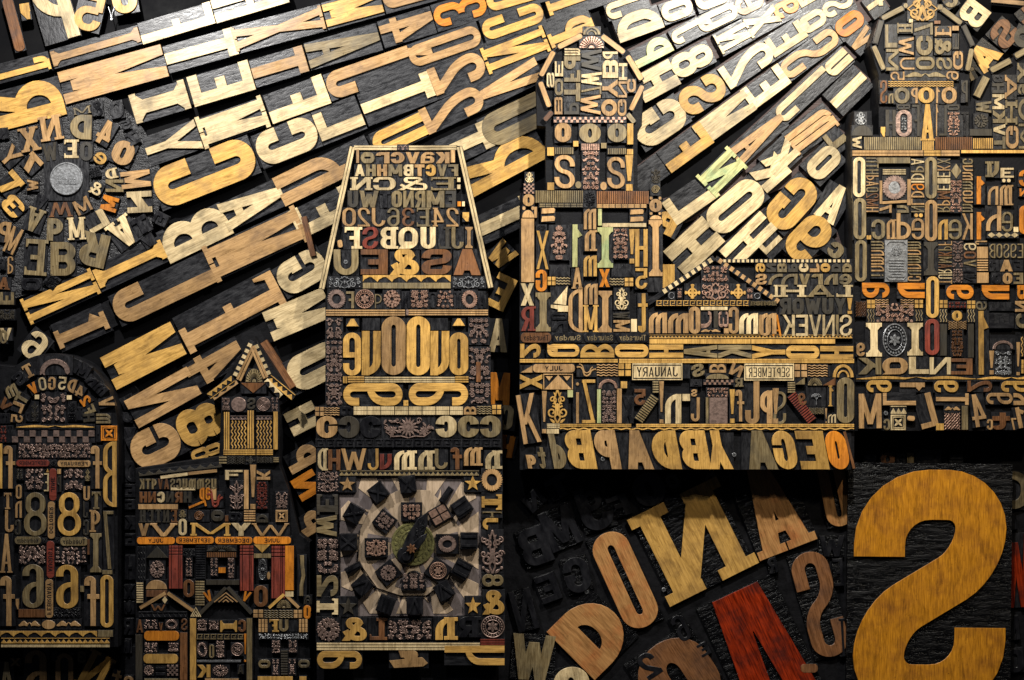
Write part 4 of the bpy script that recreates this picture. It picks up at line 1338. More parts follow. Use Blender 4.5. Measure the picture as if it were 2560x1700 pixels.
+ 1955 1460 2000 1508 .:t
+ 1998 1262 2092 1512 C:t
+ 2095 1320 2270 1512 m:p
+ 2280 1320 2440 1512 m:t
+ 1268 1520 3140 1552 @zig:y
+ 1268 1560 2200 1602 @bar:y
+ 2206 1560 2980 1602 @bar:y
@ 3 1
= -120 860 780 942 Br 9:y N:d B:n P:d C:p r:t O:y D:d D:n
= -120 958 780 1058 B s:t m:n*1.8 v:n r:n n:n*1.2 e:n*1.1
= 20 1060 780 1172 Bf L:p*.5 H:p*1.5 A:n*1.6 L:p
= 105 1180 725 1332 B R:d Q:d W:d U:d Y:d
+ 730 1180 778 1328 !:y
= -90 1335 780 1532 M U:t A:o*.8 K:p E:p V:p N:p ,:n*.3 S:p
@ 2 2
+ 75 35 265 165 2:yrB
+ 325 38 622 156 Q:yrB
+ 630 38 944 162 B:yrB
+ 948 38 1260 162 O:yrB
+ 1265 42 1580 165 H:yrB
+ 1584 44 1894 168 A:nlB
+ 1900 46 2210 172 K:nlB
+ 2214 48 2522 175 Y:ylB
+ 2526 52 2836 176 O:yrB
+ 2842 56 3148 182 H:yrB
+ 72 176 976 208 @rail:y
+ 988 174 3155 212 @rail:y
+ 80 235 188 300 @rtri:t
+ 192 222 580 300 @plate:t "JULY"
+ 598 232 776 338 @swash:t
+ 782 220 976 338 @wave:t
+ 982 216 1096 332 @win:y
+ 1108 214 1572 370 @sign:p "JANUARY"
+ 1580 225 1640 350 :d
/ 1730 335 1700 225 120 S:nB
+ 1820 222 1975 302 B:tr
/ 2050 330 2090 225 110 N:t
+ 2142 218 2601 375 @sign:p "SEPTEMBER"
+ 72 315 280 456 X:yr
+ 288 312 562 456 @roof:t
/ 190 950 120 500 170 K:tuM
+ 275 470 320 860 !:t
+ 322 458 516 768 @lyre:y
+ 512 462 562 528 .:g
+ 568 365 640 768 i:t
+ 645 365 768 768 Z:yM
+ 785 345 988 450 @garl:c
+ 785 455 820 766 |:g
+ 828 455 962 766 @flor:v
+ 968 448 1012 768 |:t
+ 1003 382 1062 445 .:y
+ 1018 520 1122 768 X:k
+ 1128 452 1232 602 5:bB
/ 1165 745 1320 520 85 @hstripe:n
+ 1298 375 1352 490 @hstripe:n
+ 1358 380 1400 768 !:t
+ 1412 498 1562 772 n:p
+ 1572 498 1642 562 .:p
+ 1652 455 1708 522 S:tB
+ 1650 530 1732 752 J:tu
+ 1788 530 1812 772 |:n
+ 1820 532 1988 772 @bar:v
+ 1795 440 2000 525 @flor:c
+ 1768 368 2042 412 @check:c
+ 1790 312 2000 358 @dome:n
+ 1650 365 1750 430 A:kf
+ 2050 350 2132 432 R:nf
+ 2008 455 2056 766 !:y
+ 2058 460 2142 752 f:t
+ 2150 380 2282 776 J:tuB
+ 2288 465 2400 772 p:tB
+ 2404 445 2460 772 !:t
+ 322 772 440 812 @lines:p
+ 442 774 1100 802 @rail:y
+ 1145 774 3155 802 @rail:y
+ 440 806 3155 832 @wave1:y
+ 320 820 432 864 .:p
+ 125 1060 235 1186 q:tBK
+ 225 990 332 1186 t:nBK
+ 330 870 520 1188 d:nBK
+ 468 832 790 1190 B:yBK
+ 735 832 1015 1192 P:tBK
+ 1006 834 1314 1192 A:tBK
+ 1258 834 1572 1192 D:yBK
+ 1525 834 1842 1192 B:yBK
+ 1755 834 2045 1192 Y:yBKd
+ 2122 836 2460 1194 A:nBK
@ 3 2
+ 14 836 292 1194 G:yBK
+ 243 838 572 1194 E:yBK
+ 508 838 770 1194 O:oBK
/ 795 1185 705 845 24 @bar:b
+ 244 224 360 342 @win:t
+ 368 226 552 342 @wave:t
+ 555 238 595 335 :b
+ 598 226 790 345 @arch:y
+ 50 475 168 778 S:nM
+ -10 465 42 770 |:t
+ 182 385 250 490 @hstripe:n
/ 410 750 215 500 90 @hstripe:r
+ 250 345 340 410 @rtri:n
+ 368 348 500 420 @fan:n
/ 330 600 300 490 70 9:bB
+ 358 428 536 612 @tree:s
+ 552 420 612 612 1:yf
+ 505 348 622 418 @rtri:b
+ 636 346 796 768 O:nB
+ 378 624 520 684 @lattice:n
+ 552 685 628 766 m:pM
+ 528 630 545 765 !:t
# town hall | 106 | 0
@ 3 0
+ 1290 -30 1560 190 @diam:y
/ 1052 170 1250 70 46 @round:n
/ 1605 80 1785 215 46 @round:n
/ 1805 235 1890 420 44 @round:d
/ 1880 450 1840 650 44 @round:n
/ 990 400 1048 190 44 @round:d
/ 975 425 1070 640 44 @round:n
+ 1250 28 1292 74 @dot:n
+ 1562 40 1614 90 @dot:n
+ 1080 225 1195 440 L:nr
+ 1090 450 1206 652 M:nr
+ 1192 215 1336 302 H:nrf
+ 1205 340 1345 508 W:tMr
+ 1215 530 1352 642 U:tLr
+ 1350 208 1522 320 7:nMr
+ 1368 328 1520 512 C:nMr
+ 1362 522 1540 642 O:nMr
+ 1540 238 1692 330 E:trf
+ 1540 350 1692 502 &:nr
+ 1552 530 1700 642 S:nMr
+ 1700 238 1760 282 .:t
+ 1705 310 1762 455 F:dr
+ 1708 470 1800 642 G:tr
+ 1300 175 1336 208 .:p
+ 1535 190 1590 220 .:b
/ 1130 700 1260 700 80 5:tM
+ 1262 652 1640 738 @brace:n
/ 1645 690 1760 700 80 9:tM
+ 1110 745 1712 802 @wave:y
+ 1035 740 1100 952 S:b
+ 1110 860 1158 952 n:n
+ 1165 805 1308 956 O:nM
+ 1318 808 1382 952 P:t
+ 1385 803 1536 952 O:yf
+ 1540 805 1592 952 1:t
+ 1602 800 1742 955 O:tM
+ 1785 740 1842 942 P:d
+ 1085 1012 1180 1256 H:d
+ 1180 1012 1328 1262 O:vM
+ 1222 1080 1282 1200 @flor:s
+ 1330 965 1400 1256 F:d
+ 1405 960 1540 1298 A:yfB
+ 1545 960 1572 1256 1:t
+ 1580 970 1650 1252 L:d
+ 1655 1025 1772 1258 @flor:c
+ 1780 1030 1852 1256 T:k
+ 1190 962 1312 1010 8:dr
+ 1652 962 1768 1016 O:dr
+ 1040 1170 1082 1260 ,:y
+ 803 1032 912 1150 @lyre:s
+ 775 1155 966 1252 @dome:d
+ 778 1256 866 1372 W:pr
+ 886 1264 1412 1382 @stripe:n
+ 1420 1302 1532 1386 @stripe:y
+ 1542 1264 1886 1382 @stripe:b
+ 1890 1274 2078 1372 @stripe:y
+ 778 1386 1432 1438 @rail:t
+ 1438 1386 1592 1438 @rail:y
+ 1598 1386 1768 1438 @rail:t
+ 1782 1384 2420 1412 @bar:y
+ 2075 690 2180 760 G:kr
+ 2068 765 2180 860 H:dr
+ 2070 868 2182 1008 M:pr
+ 2075 1012 2186 1135 K:nr
+ 2080 1142 2190 1250 V:pr
+ 2085 1258 2192 1372 T:nr
+ 2185 690 2296 912 A:tfr
+ 2190 930 2302 1142 H:nfr
+ 2195 1160 2312 1372 G:tr
+ 2300 580 2410 760 X:nfr
+ 2305 775 2410 870 9:nr
+ 2308 895 2410 1125 U:nr
+ 2312 1140 2410 1372 M:nr
+ 1920 930 2062 1042 W:nr
+ 1900 1048 2032 1182 @ros:d
+ 1862 1190 2066 1252 @bar:d
/ 2055 650 2240 555 54 @round:n
/ 2280 520 2420 440 54 @round:n
/ 1925 890 2015 710 66 @bar:n
@ 3 1
+ 785 -120 898 252 O:p
+ 790 258 906 642 O:n
+ 803 646 912 1030 O:n
| 905 -120 1020 392 rM n:n T:n H:n d:t A:t O:n 2:b M:b H:t
+ 910 602 952 640 .:y
+ 1005 -115 1312 -62 @bar:n
+ 1060 -10 1272 45 @hstripe:p
+ 1058 50 1278 272 @wreath:v
+ 1100 95 1228 235 @dome:s
/ 1055 302 1280 288 24 @bar:t
+ 1030 98 1054 312 @bar:t
+ 1285 85 1318 325 @bar:t
| 1320 -110 1442 395 rM A:p P:n D:p .:p*.4 9:o D:t L:t N:n
+ 1350 400 1385 436 @dot:y
+ 1392 400 1428 436 @dot:y
+ 1028 320 1142 395 7:tr
+ 1190 325 1302 395 n:nr
+ 955 455 1082 642 c:nM
+ 1088 455 1180 638 n:tf
+ 1186 398 1320 640 d:tM
+ 1325 445 1442 642 e:tM
+ 1448 -120 1558 265 O:n
+ 1448 275 1562 658 O:t
+ 1440 665 1566 972 I:df
+ 1460 980 1578 1366 O:y
+ 1448 1372 1582 1708 O:r
+ 1570 455 1660 642 n:y
+ 1665 455 1788 642 e:nM
+ 1790 400 1890 642 K:tM
| 1562 -110 1682 392 rM X:n K:t E:p I:p E:p M:b P:t R:n
+ 1688 -60 1785 80 @rhomb:n
+ 1682 90 1790 392 @flor:c
| 1795 -110 1890 392 rM c:n u:t m:t m:n o:t u:t m:n
+ 1908 58 2006 316 1:oB
+ 1908 388 2008 642 1:oB
+ 2012 -80 2142 66 u:nf
+ 2145 -20 2268 72 E:pu
+ 2160 80 2192 114 @dot:p
+ 2205 80 2238 114 @dot:p
+ 2028 148 2125 322 n:tM
+ 2132 138 2258 326 m:tf
+ 2012 330 2152 562 h:tM
+ 2156 385 2260 570 e:nM
+ 2265 525 2310 572 .:p
+ 2315 0 2420 150 C:o
+ 2320 170 2420 242 2:or
+ 2318 328 2420 592 O:oB
+ 2025 575 2312 625 @rhombs:p
| 952 650 1072 1002 rM m:n n:t m:t n:t i:n
+ 1078 645 1288 1032 @plaque:s
| 1288 655 1412 1030 rM m:n n:t m:n n:t u:n C:t
| 1572 650 1698 1056 rM F:t P:n K:b M:n A:b R:p U:p T:t
+ 1702 655 1802 1040 @flor:v
| 1805 670 1922 1050 rM 9:p O:b V:n T:k N:k
+ 1928 708 2030 815 .:t
+ 1928 822 2030 935 @hstripe:t
+ 1928 945 2036 1042 .:t
+ 1912 652 2020 688 J:tr
= 2038 680 2361 812 M B:n O:n S:n 9:n E:n
= 2040 828 2361 936 B R:k A:t*1.3 E:k
= 2060 948 2361 1052 B O:k O:t E:n
+ 868 1040 1122 1180 a:orB
+ 1196 1042 1446 1182 n:olB
+ 1645 1060 1898 1192 9:orB
+ 1972 1062 2226 1194 n:olB
+ 2300 1062 2430 1194 a:orB
+ 810 1210 908 1352 @lattice:b
+ 914 1198 986 1275 @win:y
+ 990 1190 1112 1272 @wave:t
+ 1224 1190 1346 1275 @wave:t
+ 1354 1198 1430 1272 @win:y
+ 914 1284 988 1402 @vwave:n
+ 1358 1288 1430 1392 @vwave:n
+ 990 1230 1350 1402 @flor:c
+ 1584 1200 1656 1272 @win:y
+ 1580 1284 1656 1402 @vwave:n
+ 1664 1212 1832 1272 @flor:r
+ 1838 1205 1912 1278 @win:y
+ 1838 1286 1912 1402 @vwave:n
+ 1698 1298 1792 1392 O:yB
+ 905 1410 1052 1722 I:pf
+ 1060 1415 1282 1720 @medal:s
+ 1286 1410 1430 1712 I:pf
+ 1664 1392 1832 1470 @lattice:t
+ 1688 1476 1802 1720 @flor:b
+ 1590 1420 1650 1712 @bar:d
+ 1846 1420 1898 1730 @bar:d
+ 1922 1300 2040 1888 1:yB
+ 1918 1212 2020 1292 6:nrM
+ 2045 1220 2270 1300 E:kr
+ 2045 1320 2270 1460 E:kr
+ 2280 1208 2400 1308 N:tr
+ 2285 1322 2420 1460 C:nMr
@ 3 2
+ 815 25 896 150 9:tB
+ 832 165 1046 318 K:n
+ 1055 163 1292 318 Q:tB
+ 1300 155 1486 314 L:pu
+ 1492 160 1688 318 N:pM
+ 1690 170 1888 320 E:b
+ 2055 -10 2280 86 @garl:v
+ 2090 98 2250 328 @flor:s
+ 2040 98 2086 318 !:t
+ 2290 20 2325 325 !:t
+ 2330 -30 2410 150 @vwave:y
+ 2335 180 2410 310 @grid:y
+ 815 325 1918 380 @brace:y
+ 1925 330 2560 378 @brace:y
+ 908 372 1142 482 9:yrB
+ 1218 375 1448 478 1:trB
+ 1532 375 1758 482 9:yrB
+ 1840 375 2068 478 2:brB
+ 2150 378 2420 480 9:yrB
/ 945 815 940 495 210 M:t
+ 1060 488 1366 602 L:tr
/ 1500 805 1420 500 160 L:t
/ 1285 720 1355 725 45 @round:t
+ 1550 492 1852 600 T:tr
/ 1960 800 1920 500 130 4:t
+ 2015 488 2258 592 9:tr
+ 2265 490 2420 600 h:tr
/ 2350 810 2310 620 110 1:t
+ 1630 672 1772 828 @lattice:c
+ 1630 605 1772 668 @brace:t
+ 1132 690 1272 832 @key:p
+ 1132 608 1278 682 @zig:p
+ 1066 728 1128 832 c:n
+ 1552 770 1622 832 .:y
+ 1788 608 1845 828 @bar:n
+ 2020 730 2075 828 c:t
+ 2070 670 2232 828 t:b
+ 2240 720 2290 828 7:t
# upper right corner | 40 | 0
@ 3 0
/ 2000 200 1800 50 210 B:p
/ 2270 390 2090 230 230 S:bB
/ 2090 600 1900 450 270 A:y
/ 1920 790 1840 640 110 T:p
/ 1720 60 1640 -80 130 C:n
/ 2440 380 2280 300 200 O:d
/ 2361 30 2060 0 40 @bar:t
/ 2400 190 2320 90 110 L:b
# dark recess below the buildings | 20 | 0
@ 3 2
+ 1038 1040 1172 1158 O:b
+ 1282 1040 1346 1150 .:n
+ 1350 1010 1600 1150 O:k
+ 1190 1050 1270 1150 F:k
+ 1680 1060 1800 1160 =:k
+ 880 1060 1000 1160 H:k
/ 2250 1560 2270 1210 330 O:nM
@ 3 3
/ 2300 900 2270 220 330 W:R
/ 2230 190 2200 60 150 E:k
/ 2250 1200 2230 980 160 M:k
/ 2290 1500 2270 1280 160 O:k
# foreground diagonal letters | 34 | 0
@ 2 3
/ 965 1370 520 925 570 D:quB
/ 1240 1075 850 215 350 O:qB
/ 1870 690 1470 -110 840 N:yf
@ 3 3
/ 190 370 -120 -440 570 A:qfB
/ 680 150 530 -610 250 U:qB
/ 610 1350 350 390 350 S:bB
/ 590 430 590 240 230 W:k
/ 660 700 640 450 90 E:k
/ 60 580 30 440 80 R:k
/ 700 1350 680 1000 60 T:k
@ 2 3
/ 2685 2110 2055 755 760 Λ:RL
/ 1760 1900 1330 1240 700 O:bB
/ 180 1570 210 1150 400 W:nB
/ 590 1800 520 1450 330 O:pB
/ 270 500 150 170 270 B:k
/ 640 760 560 440 240 G:k
/ 380 840 290 600 190 E:k
/ 160 1110 60 740 200 N:k
/ 520 340 370 -10 300 M:k
/ 830 180 700 -220 310 J:k
/ 1020 60 950 -130 200 F:k
/ 1620 1200 1500 980 120 6:k
/ 1330 1530 1200 1330 160 2:k
/ 1800 1340 1740 1230 100 E:k
@ 2 2
/ 1330 1520 1200 1230 290 O:kB
/ 260 1540 150 1420 180 N:k
/ 780 1560 680 1400 200 C:k
/ 480 1440 380 1260 220 T:k
/ 1520 1360 1440 1240 120 O:k
/ 1880 1330 1800 1240 120 e:k
@ 3 3
+ 120 1380 260 1440 @round:k
+ 300 1420 460 1500 @round:b
# large corner block | 60 | 0
@ 3 2
! 738 1168 2190 3200 S
"""

# ------------------------------------------------------------------ placing helpers (F = position on the wall seen in a 2361 x 1568 view)
K = 1.0843                                # mm per F unit
def world(fx, fy, z):
    """point of the wall picture at height z mm above the wall"""
    s = (D*1000 - z) / (D*1000)
    return ((fx*K - 1280)*s*.001, -z*.001, (850 - fy*K)*s*.001)
def persp(z): return (D*1000 - z) / (D*1000)
COL = SC.collection
def frame(fx, fy, z, phi, zo=None):
    """matrix whose local XY lies on the wall, +Z out; position fixed at the height z of the face, origin at zo"""
    x, y, q = world(fx, fy, z)
    zo = z if zo is None else zo
    return Matrix.Translation((x, -zo*.001, q)) @ Matrix.Rotation(math.radians(90), 4, 'X') @ Matrix.Rotation(phi, 4, 'Z')
def link(name, me, mtx=None, parent=None, **pr):
    o = bpy.data.objects.new(name, me); COL.objects.link(o)
    if parent is not None: o.parent = parent
    if mtx is not None: o.matrix_local = mtx
    for k, v in pr.items(): o[k] = v
    return o

# ------------------------------------------------------------------ the wall
wm = relief('wall', [rect(-2600, -2000, 2600, 2000)], -20, 0, .5, WALLM, WALLM)
link('wall', wm, Matrix.Rotation(math.radians(90), 4, 'X'), kind='structure')

# ------------------------------------------------------------------ raised panels that carry the blocks
BH = 12
def fpoly(pts, z):
    s = persp(z); return [((x*K-1280)*s, (850-y*K)*s) for x, y in pts]
def panel(name, label, pts, z, mat=PANEL, z0=0, cat='backing panel', convex=True):
    P = fpoly(pts, z)
    from mathutils.geometry import tessellate_polygon
    T = tessellate_polygon([[Vector((x, y, 0)) for x, y in P]])
    me = relief(name, [[P[i] for i in t] for t in T], z0, z, 1.2, mat, mat)
    return link(name, me, Matrix.Rotation(math.radians(90), 4, 'X'), label=label, category=cat)
def arc(cx, cy, rx, ry, a0, a1, n=24): return [(cx+rx*math.cos(math.radians(a0+(a1-a0)*i/n)), cy-ry*math.sin(math.radians(a0+(a1-a0)*i/n))) for i in range(n+1)]
panel('round_panel', 'gouged black round panel carrying rings of small letters, far left', arc(150, 432, 222, 230, -96, 60, 40) + arc(150, 432, 222, 230, 60, 200, 30) + [(-60, 700), (30, 690)], 34-BH, DISC)
panel('corner_panel', 'black panel strip under the ledge letters at bottom left', [(-30, 1490), (330, 1490), (330, 1600), (-30, 1600)], 14)
panel('arched_panel', 'black panel with a rounded top behind the arched house letters', [(-30, 1492), (-30, 840)] + arc(120, 980, 150, 165, 125, 0, 20)[0:] + [(272, 1492)][:], 95-BH)
panel('house_panel', 'black panel with a pointed spire behind the small houses', [(312, 1600), (312, 1080), (505, 1052), (510, 930), (484, 915), (585, 775), (676, 915), (645, 935), (645, 1075), (665, 1130), (690, 1230), (715, 1250), (715, 1600)], 78-BH)
panel('tapering_panel', 'black panel shaped like a tapering tower behind the clock', [(728, 1480), (728, 938), (750, 935), (750, 668), (738, 665), (805, 336), (1065, 336), (1139, 665), (1125, 668), (1132, 935), (1158, 935), (1160, 1480)], 96-BH)
panel('low_panel', 'low black panel below the clock tower with long gold letters', [(730, 1480), (1165, 1480), (1165, 1600), (730, 1600)], 70-BH)
panel('church_panel', 'black panel behind the twin tower church and gabled hall', [(1198, 1084), (1198, 445), (1258, 440), (1258, 292), (1238, 290), (1236, 190), (1262, 130), (1285, 110), (1340, 78), (1362, 62), (1388, 78), (1452, 120), (1484, 190), (1480, 290), (1470, 300), (1470, 438), (1526, 440), (1528, 672), (1645, 598), (1970, 598), (1970, 1084)], 116-BH)
panel('town_hall_panel', 'black panel behind the town hall on the right', [(1971, 994), (1962, 320), (1968, 255), (2010, 255), (2012, 310), (2026, 310), (2026, 175), (2005, 105), (2030, 40), (2095, 8), (2150, 8), (2222, 50), (2248, 105), (2236, 170), (2236, 240), (2252, 180), (2400, 95), (2400, 994)], 106-BH)
panel('dark_panel', 'black panel deep below the town hall holding dim letters', [(1970, 1000), (2420, 1000), (2420, 1600), (2250, 1600), (2250, 1100), (1970, 1100)], 20-BH)
panel('foreground_panel', 'black sloping panel behind the big diagonal letters at the bottom', [(1160, 1030), (1960, 1030), (1960, 1600), (1160, 1600)], 34-BH)
panel('alley_panel', 'narrow black panel of dim letters between arched house and spired house', [(272, 840), (320, 900), (320, 1600), (272, 1600)], 22-BH)

# ------------------------------------------------------------------ reading the list of blocks
COLN = {'p': 'pale', 'y': 'golden', 'o': 'orange', 't': 'tan', 'b': 'brown', 'r': 'dark red', 'R': 'glossy red', 'g': 'greenish', 'n': 'olive', 'd': 'smoky', 'k': 'black', 'c': 'copper', 's': 'silver', 'v': 'copper', 'S': 'honey', 'q': 'reddish brown'}
ORN = {'flor': 'floral cut', 'bouq': 'bouquet cut', 'flower': 'sunflower cut', 'ros': 'rosette', 'disc': 'ringed disc', 'wreath': 'wreath', 'garl': 'half wreath', 'medal': 'round medal', 'coin': 'coin',
 'wave': 'wave tile', 'vwave': 'upright waves', 'wave1': 'wavy rule', 'win': 'window tile', 'stripe': 'comb of strips', 'hstripe': 'ladder of strips', 'lines': 'triple rule', 'rail': 'double rule', 'grid': 'grid rule',
 'check': 'chequered cut', 'dent': 'dentil rule', 'greek': 'key border', 'zig': 'zigzag rule', 'scal': 'scalloped rule', 'brace': 'curly brace', 'swash': 'swash stroke', 'star': 'star', 'dot': 'dot', 'ring': 'ring',
 'tri': 'triangle', 'rtri': 'slanted triangle', 'dtri': 'inverted triangle', 'roof': 'gable tile', 'chev': 'chevron', 'rhomb': 'diamond', 'rhombs': 'diamond row', 'arch': 'arch cut', 'dome': 'dome cut', 'fan': 'fan cut',
 'lyre': 'scroll cut', 'scroll': 'scrollwork cut', 'orn': 'curled bracket', 'diam': 'diamond ornament', 'sail': 'sail cut', 'cross': 'ringed cross', 'key': 'framed square', 'spiral': 'spiral', 'lattice': 'lattice cut',
 'tree': 'tree cut', 'pillar': 'striped pillar', 'brush': 'brush strokes', 'wobble': 'wavy bar', 'round': 'rounded bar', 'hand': 'pointing hand', 'bar': 'plain bar', 'plaque': 'text plaque', 'plate': 'plate', 'sign': 'framed plate'}
PUN = {'&': 'ampersand', '!': 'exclamation mark', '.': 'square', '|': 'upright strip', ':': 'colon', ',': 'comma', '=': 'double bar', '^': 'circumflex', '?': 'question mark', '$': 'letter S', 'Λ': 'letter A', '': 'blank block', '+': 'plus'}
def what(ch):
    if ch in PUN: return PUN[ch]
    if ch.startswith('@'): return ORN.get(ch[1:], 'cut')
    if ch.isdigit(): return 'numeral ' + ch
    return ('letter ' if ch.isupper() else 'lowercase ') + ch
items = []; rows = []
tc = tr = 0; region = ''; lvl = 30; rw = 0
def conv(x, y): return (tc*590.25 + x/4, tr*392 + y/4)
def put(ch, cf, cx, cy, w, h, phi, text=None):
    col, fl = (cf[0], cf[1:]) if cf else ('k', '')
    items.append(dict(ch=ch, col=col, fl=' '+fl, x=cx, y=cy, w=w, h=h, phi=phi, reg=region, z=lvl, rw=rw/4, text=text))
    return items[-1]
def split(tok):
    ch, cf = tok.rsplit(':', 1) if not tok.startswith('::') else (':', tok[2:])
    return ch, cf
for ln in DATA.strip().splitlines():
    ln = ln.strip()
    if not ln: continue
    op, rest = ln[0], ln[1:].strip()
    if op == '#':
        region, z, rw = [s.strip() for s in rest.split('|')]; lvl = float(z); rw = float(rw); cur = None
    elif op == '@': tc, tr = map(int, rest.split())
    elif op == '>': rw = float(rest)*(.79 if tc < 2 else .79); rows.append([])
    elif op == '/':
        a = rest.split(); x0, y0, x1, y1, w = map(float, a[:5])
        ch, cf = split(a[5]); (x0, y0), (x1, y1) = conv(x0, y0), conv(x1, y1)
        L = math.hypot(x1-x0, y1-y0); phi = math.atan2(-(y1-y0), x1-x0) - math.pi/2
        if rw: w *= (.96 if x0 < 1190 else .97); cf += 'H'
        it = put(ch, cf, (x0+x1)/2, (y0+y1)/2, w/4, L, phi)
        if rw: rows[-1].append(((x0, y0), (x1, y1), rw/4, it))
    elif op == '+':
        text = None
        if '"' in rest: rest, text = rest.split('"')[:2]
        a = rest.split(); x0, y0, x1, y1 = map(float, a[:4]); ch, cf = split(a[4]) if len(a) > 4 else ('', 'k')
        (x0, y0), (x1, y1) = conv(x0, y0), conv(x1, y1); w, h, phi = abs(x1-x0), abs(y1-y0), 0
        fl = cf[1:]
        if 'r' in fl: w, h, phi = h, w, -math.pi/2
        elif 'l' in fl: w, h, phi = h, w, math.pi/2
        elif 'd' in fl: phi = math.pi
        if text and h > w: w, h, phi = h, w, -math.pi/2
        put(ch, cf, (x0+x1)/2, (y0+y1)/2, w, h, phi, text)
    elif op in '=|':
        a = rest.split(); x0, y0, x1, y1 = map(float, a[:4]); rest_ = a[4:]; opts = ''
        if ':' not in rest_[0]: opts = rest_[0]; rest_ = rest_[1:]
        its = []
        for tk in rest_:
            wt = 1
            if '*' in tk and not tk.startswith('*'): tk, wt = tk.rsplit('*', 1)
            ch, cf = split(tk); 
            if ch.startswith('*'): ch = '.'; cf = cf.split('*')[0]
            its.append((ch, cf + opts, float(wt) * (1.35 if ch in 'MWm&' else 1)))
        tot = sum(i[2] for i in its); p = 0
        for ch, cf, wt in its:
            a0, a1 = p/tot, (p+wt)/tot; p += wt; gap = 5
            if op == '=': bx = (x0+(x1-x0)*a0+gap, y0, x0+(x1-x0)*a1-gap, y1)
            else: bx = (x0, y0+(y1-y0)*a0+gap, x1, y0+(y1-y0)*a1-gap)
            (u0, v0), (u1, v1) = conv(bx[0], bx[1]), conv(bx[2], bx[3]); w, h, phi = u1-u0, v1-v0, 0
            if 'r' in cf[1:]: w, h, phi = h, w, -math.pi/2
            elif 'l' in cf[1:]: w, h, phi = h, w, math.pi/2
            put(ch, cf, (u0+u1)/2, (v0+v1)/2, w, h, phi)
    elif op == '!':
        a = rest.split(); (x0, y0), (x1, y1) = conv(789, 1196), conv(2195, 3458)
        GL['$'] = 'p 1 .68 1 1 0 1 0 .66 1 .34 1 0 0 0 0 .32'
        it = put('$', 'SB', (x0+x1)/2, (y0+y1)/2, x1-x0, y1-y0, math.radians(-.8)); it['pad'] = 14
for row in rows:                          # every row is one straight strip
    if len(row) < 3 or row[0][3]['reg'] != 'slanting rows': continue
    P = np.array([p for q in row for p in (q[0], q[1])]); c = P.mean(axis=0); u = np.linalg.svd(P - c)[2][0]
    if u[0] < 0: u = -u
    n = np.array((-u[1], u[0]))
    if abs((P - c) @ n).max() > 20: continue
    for k, (a, b, w_, it) in enumerate(row):
        na, nb = [tuple(np.array(p) - n*np.dot(np.array(p)-c, n)*.8) for p in (a, b)]
        it['x'], it['y'] = (na[0]+nb[0])/2, (na[1]+nb[1])/2; it['h'] = math.dist(na, nb); it['phi'] = math.atan2(-(nb[1]-na[1]), nb[0]-na[0]) - math.pi/2
        row[k] = (na, nb, w_, it)
def gone(it):   # wholly outside the picture
    r = (it['w'] + it['h']) / 2.2
    return it['x'] < -r or it['x'] > 2361+r or it['y'] < -r or it['y'] > 1568+r
items = [i for i in items if not gone(i)]

# ------------------------------------------------------------------ labels from what stands next to each block
for i, it in enumerate(items):
    it['i'] = i; it['desc'] = (COLN[it['col']] + ' ' if it['ch'] != '' else 'black ') + what(it['ch']) if it['ch'] else 'blank black block'
    if it['ch'] == 'Λ': it['desc'] = 'glossy red letter A'
    if it['text']: it['desc'] = COLN[it['col']] + ' ' + it['text'].capitalize() + ' ' + what(it['ch'])
    if it['reg'] == 'town shield disc' and it['col'] != 'k': it['w'] *= 1.05; it['h'] *= 1.04
    it['letter'] = not it['ch'].startswith('@') and it['ch'] not in ('', '.', '|', ':', ',', '^')
    it['area'] = it['w']*it['h']
used_labels = {}
def neigh(it):
    n = []
    for o in items:
        if o is it or o['reg'] != it['reg']: continue
        if o['x'] < 0 or o['x'] > 2361 or o['y'] < 0 or o['y'] > 1568: continue
        dx, dy = it['x']-o['x'], it['y']-o['y']; d = math.hypot(dx, dy)
        if d < 260: n.append((d, 'h' if abs(dx) > abs(dy) else 'v', ('right of' if dx > 0 else 'left of') if abs(dx) > abs(dy) else ('below' if dy > 0 else 'above'), o))
    n.sort(key=lambda t: t[0]); return n
def short(o):
    s = (o['text'].capitalize() + ' plate') if o['text'] else what(o['ch']) if o['ch'] else 'blank block'
    return s.replace('letter ', '')
REGP = {'slanting rows': 'slanting rows', 'top left corner': 'top left corner', 'town shield disc': 'round panel', 'arched house': 'arched house', 'ledge below the arched house': 'bottom left ledge', 'dark alley': 'dark alley',
 'spired house': 'spired house', 'clock tower': 'clock tower', 'twin tower church': 'twin tower church', 'town hall': 'town hall', 'upper right corner': 'top right corner', 'dark recess below the buildings': 'dark recess', 'foreground diagonal letters': 'foreground diagonal', 'large corner block': 'bottom right corner'}
for it in items:
    N = neigh(it); lab = None
    H = [n for n in N if n[1] == 'h'][:7]; Vn = [n for n in N if n[1] == 'v'][:7]
    pre = ('long ' if max(it['w'], it['h']) > 90 and it['ch'][:1] == '@' else '') + it['desc']
    reg = REGP[it['reg']]
    c = []
    for k in range(14):
        for a in range(min(k+1, len(H))):
            b = k-a
            if b < len(Vn): c.append('%s %s %s and %s %s, %s' % (pre, H[a][2], short(H[a][3]), Vn[b][2], short(Vn[b][3]), reg))
    c += ['%s %s %s and %s %s, %s' % (pre, N[a][2], short(N[a][3]), N[b][2], short(N[b][3]), reg) for a in range(len(N)) for b in range(a+1, len(N))][:60]
    if not N: c = ['%s standing alone in the %s' % (pre, reg)]
    for s in c:
        if s not in used_labels and len(s.split()) <= 16: lab = s; break
    lab = lab or (c[0] if c else pre + ' in the ' + reg)
    if lab in used_labels: lab += ' again'
    used_labels[lab] = 1; it['label'] = lab

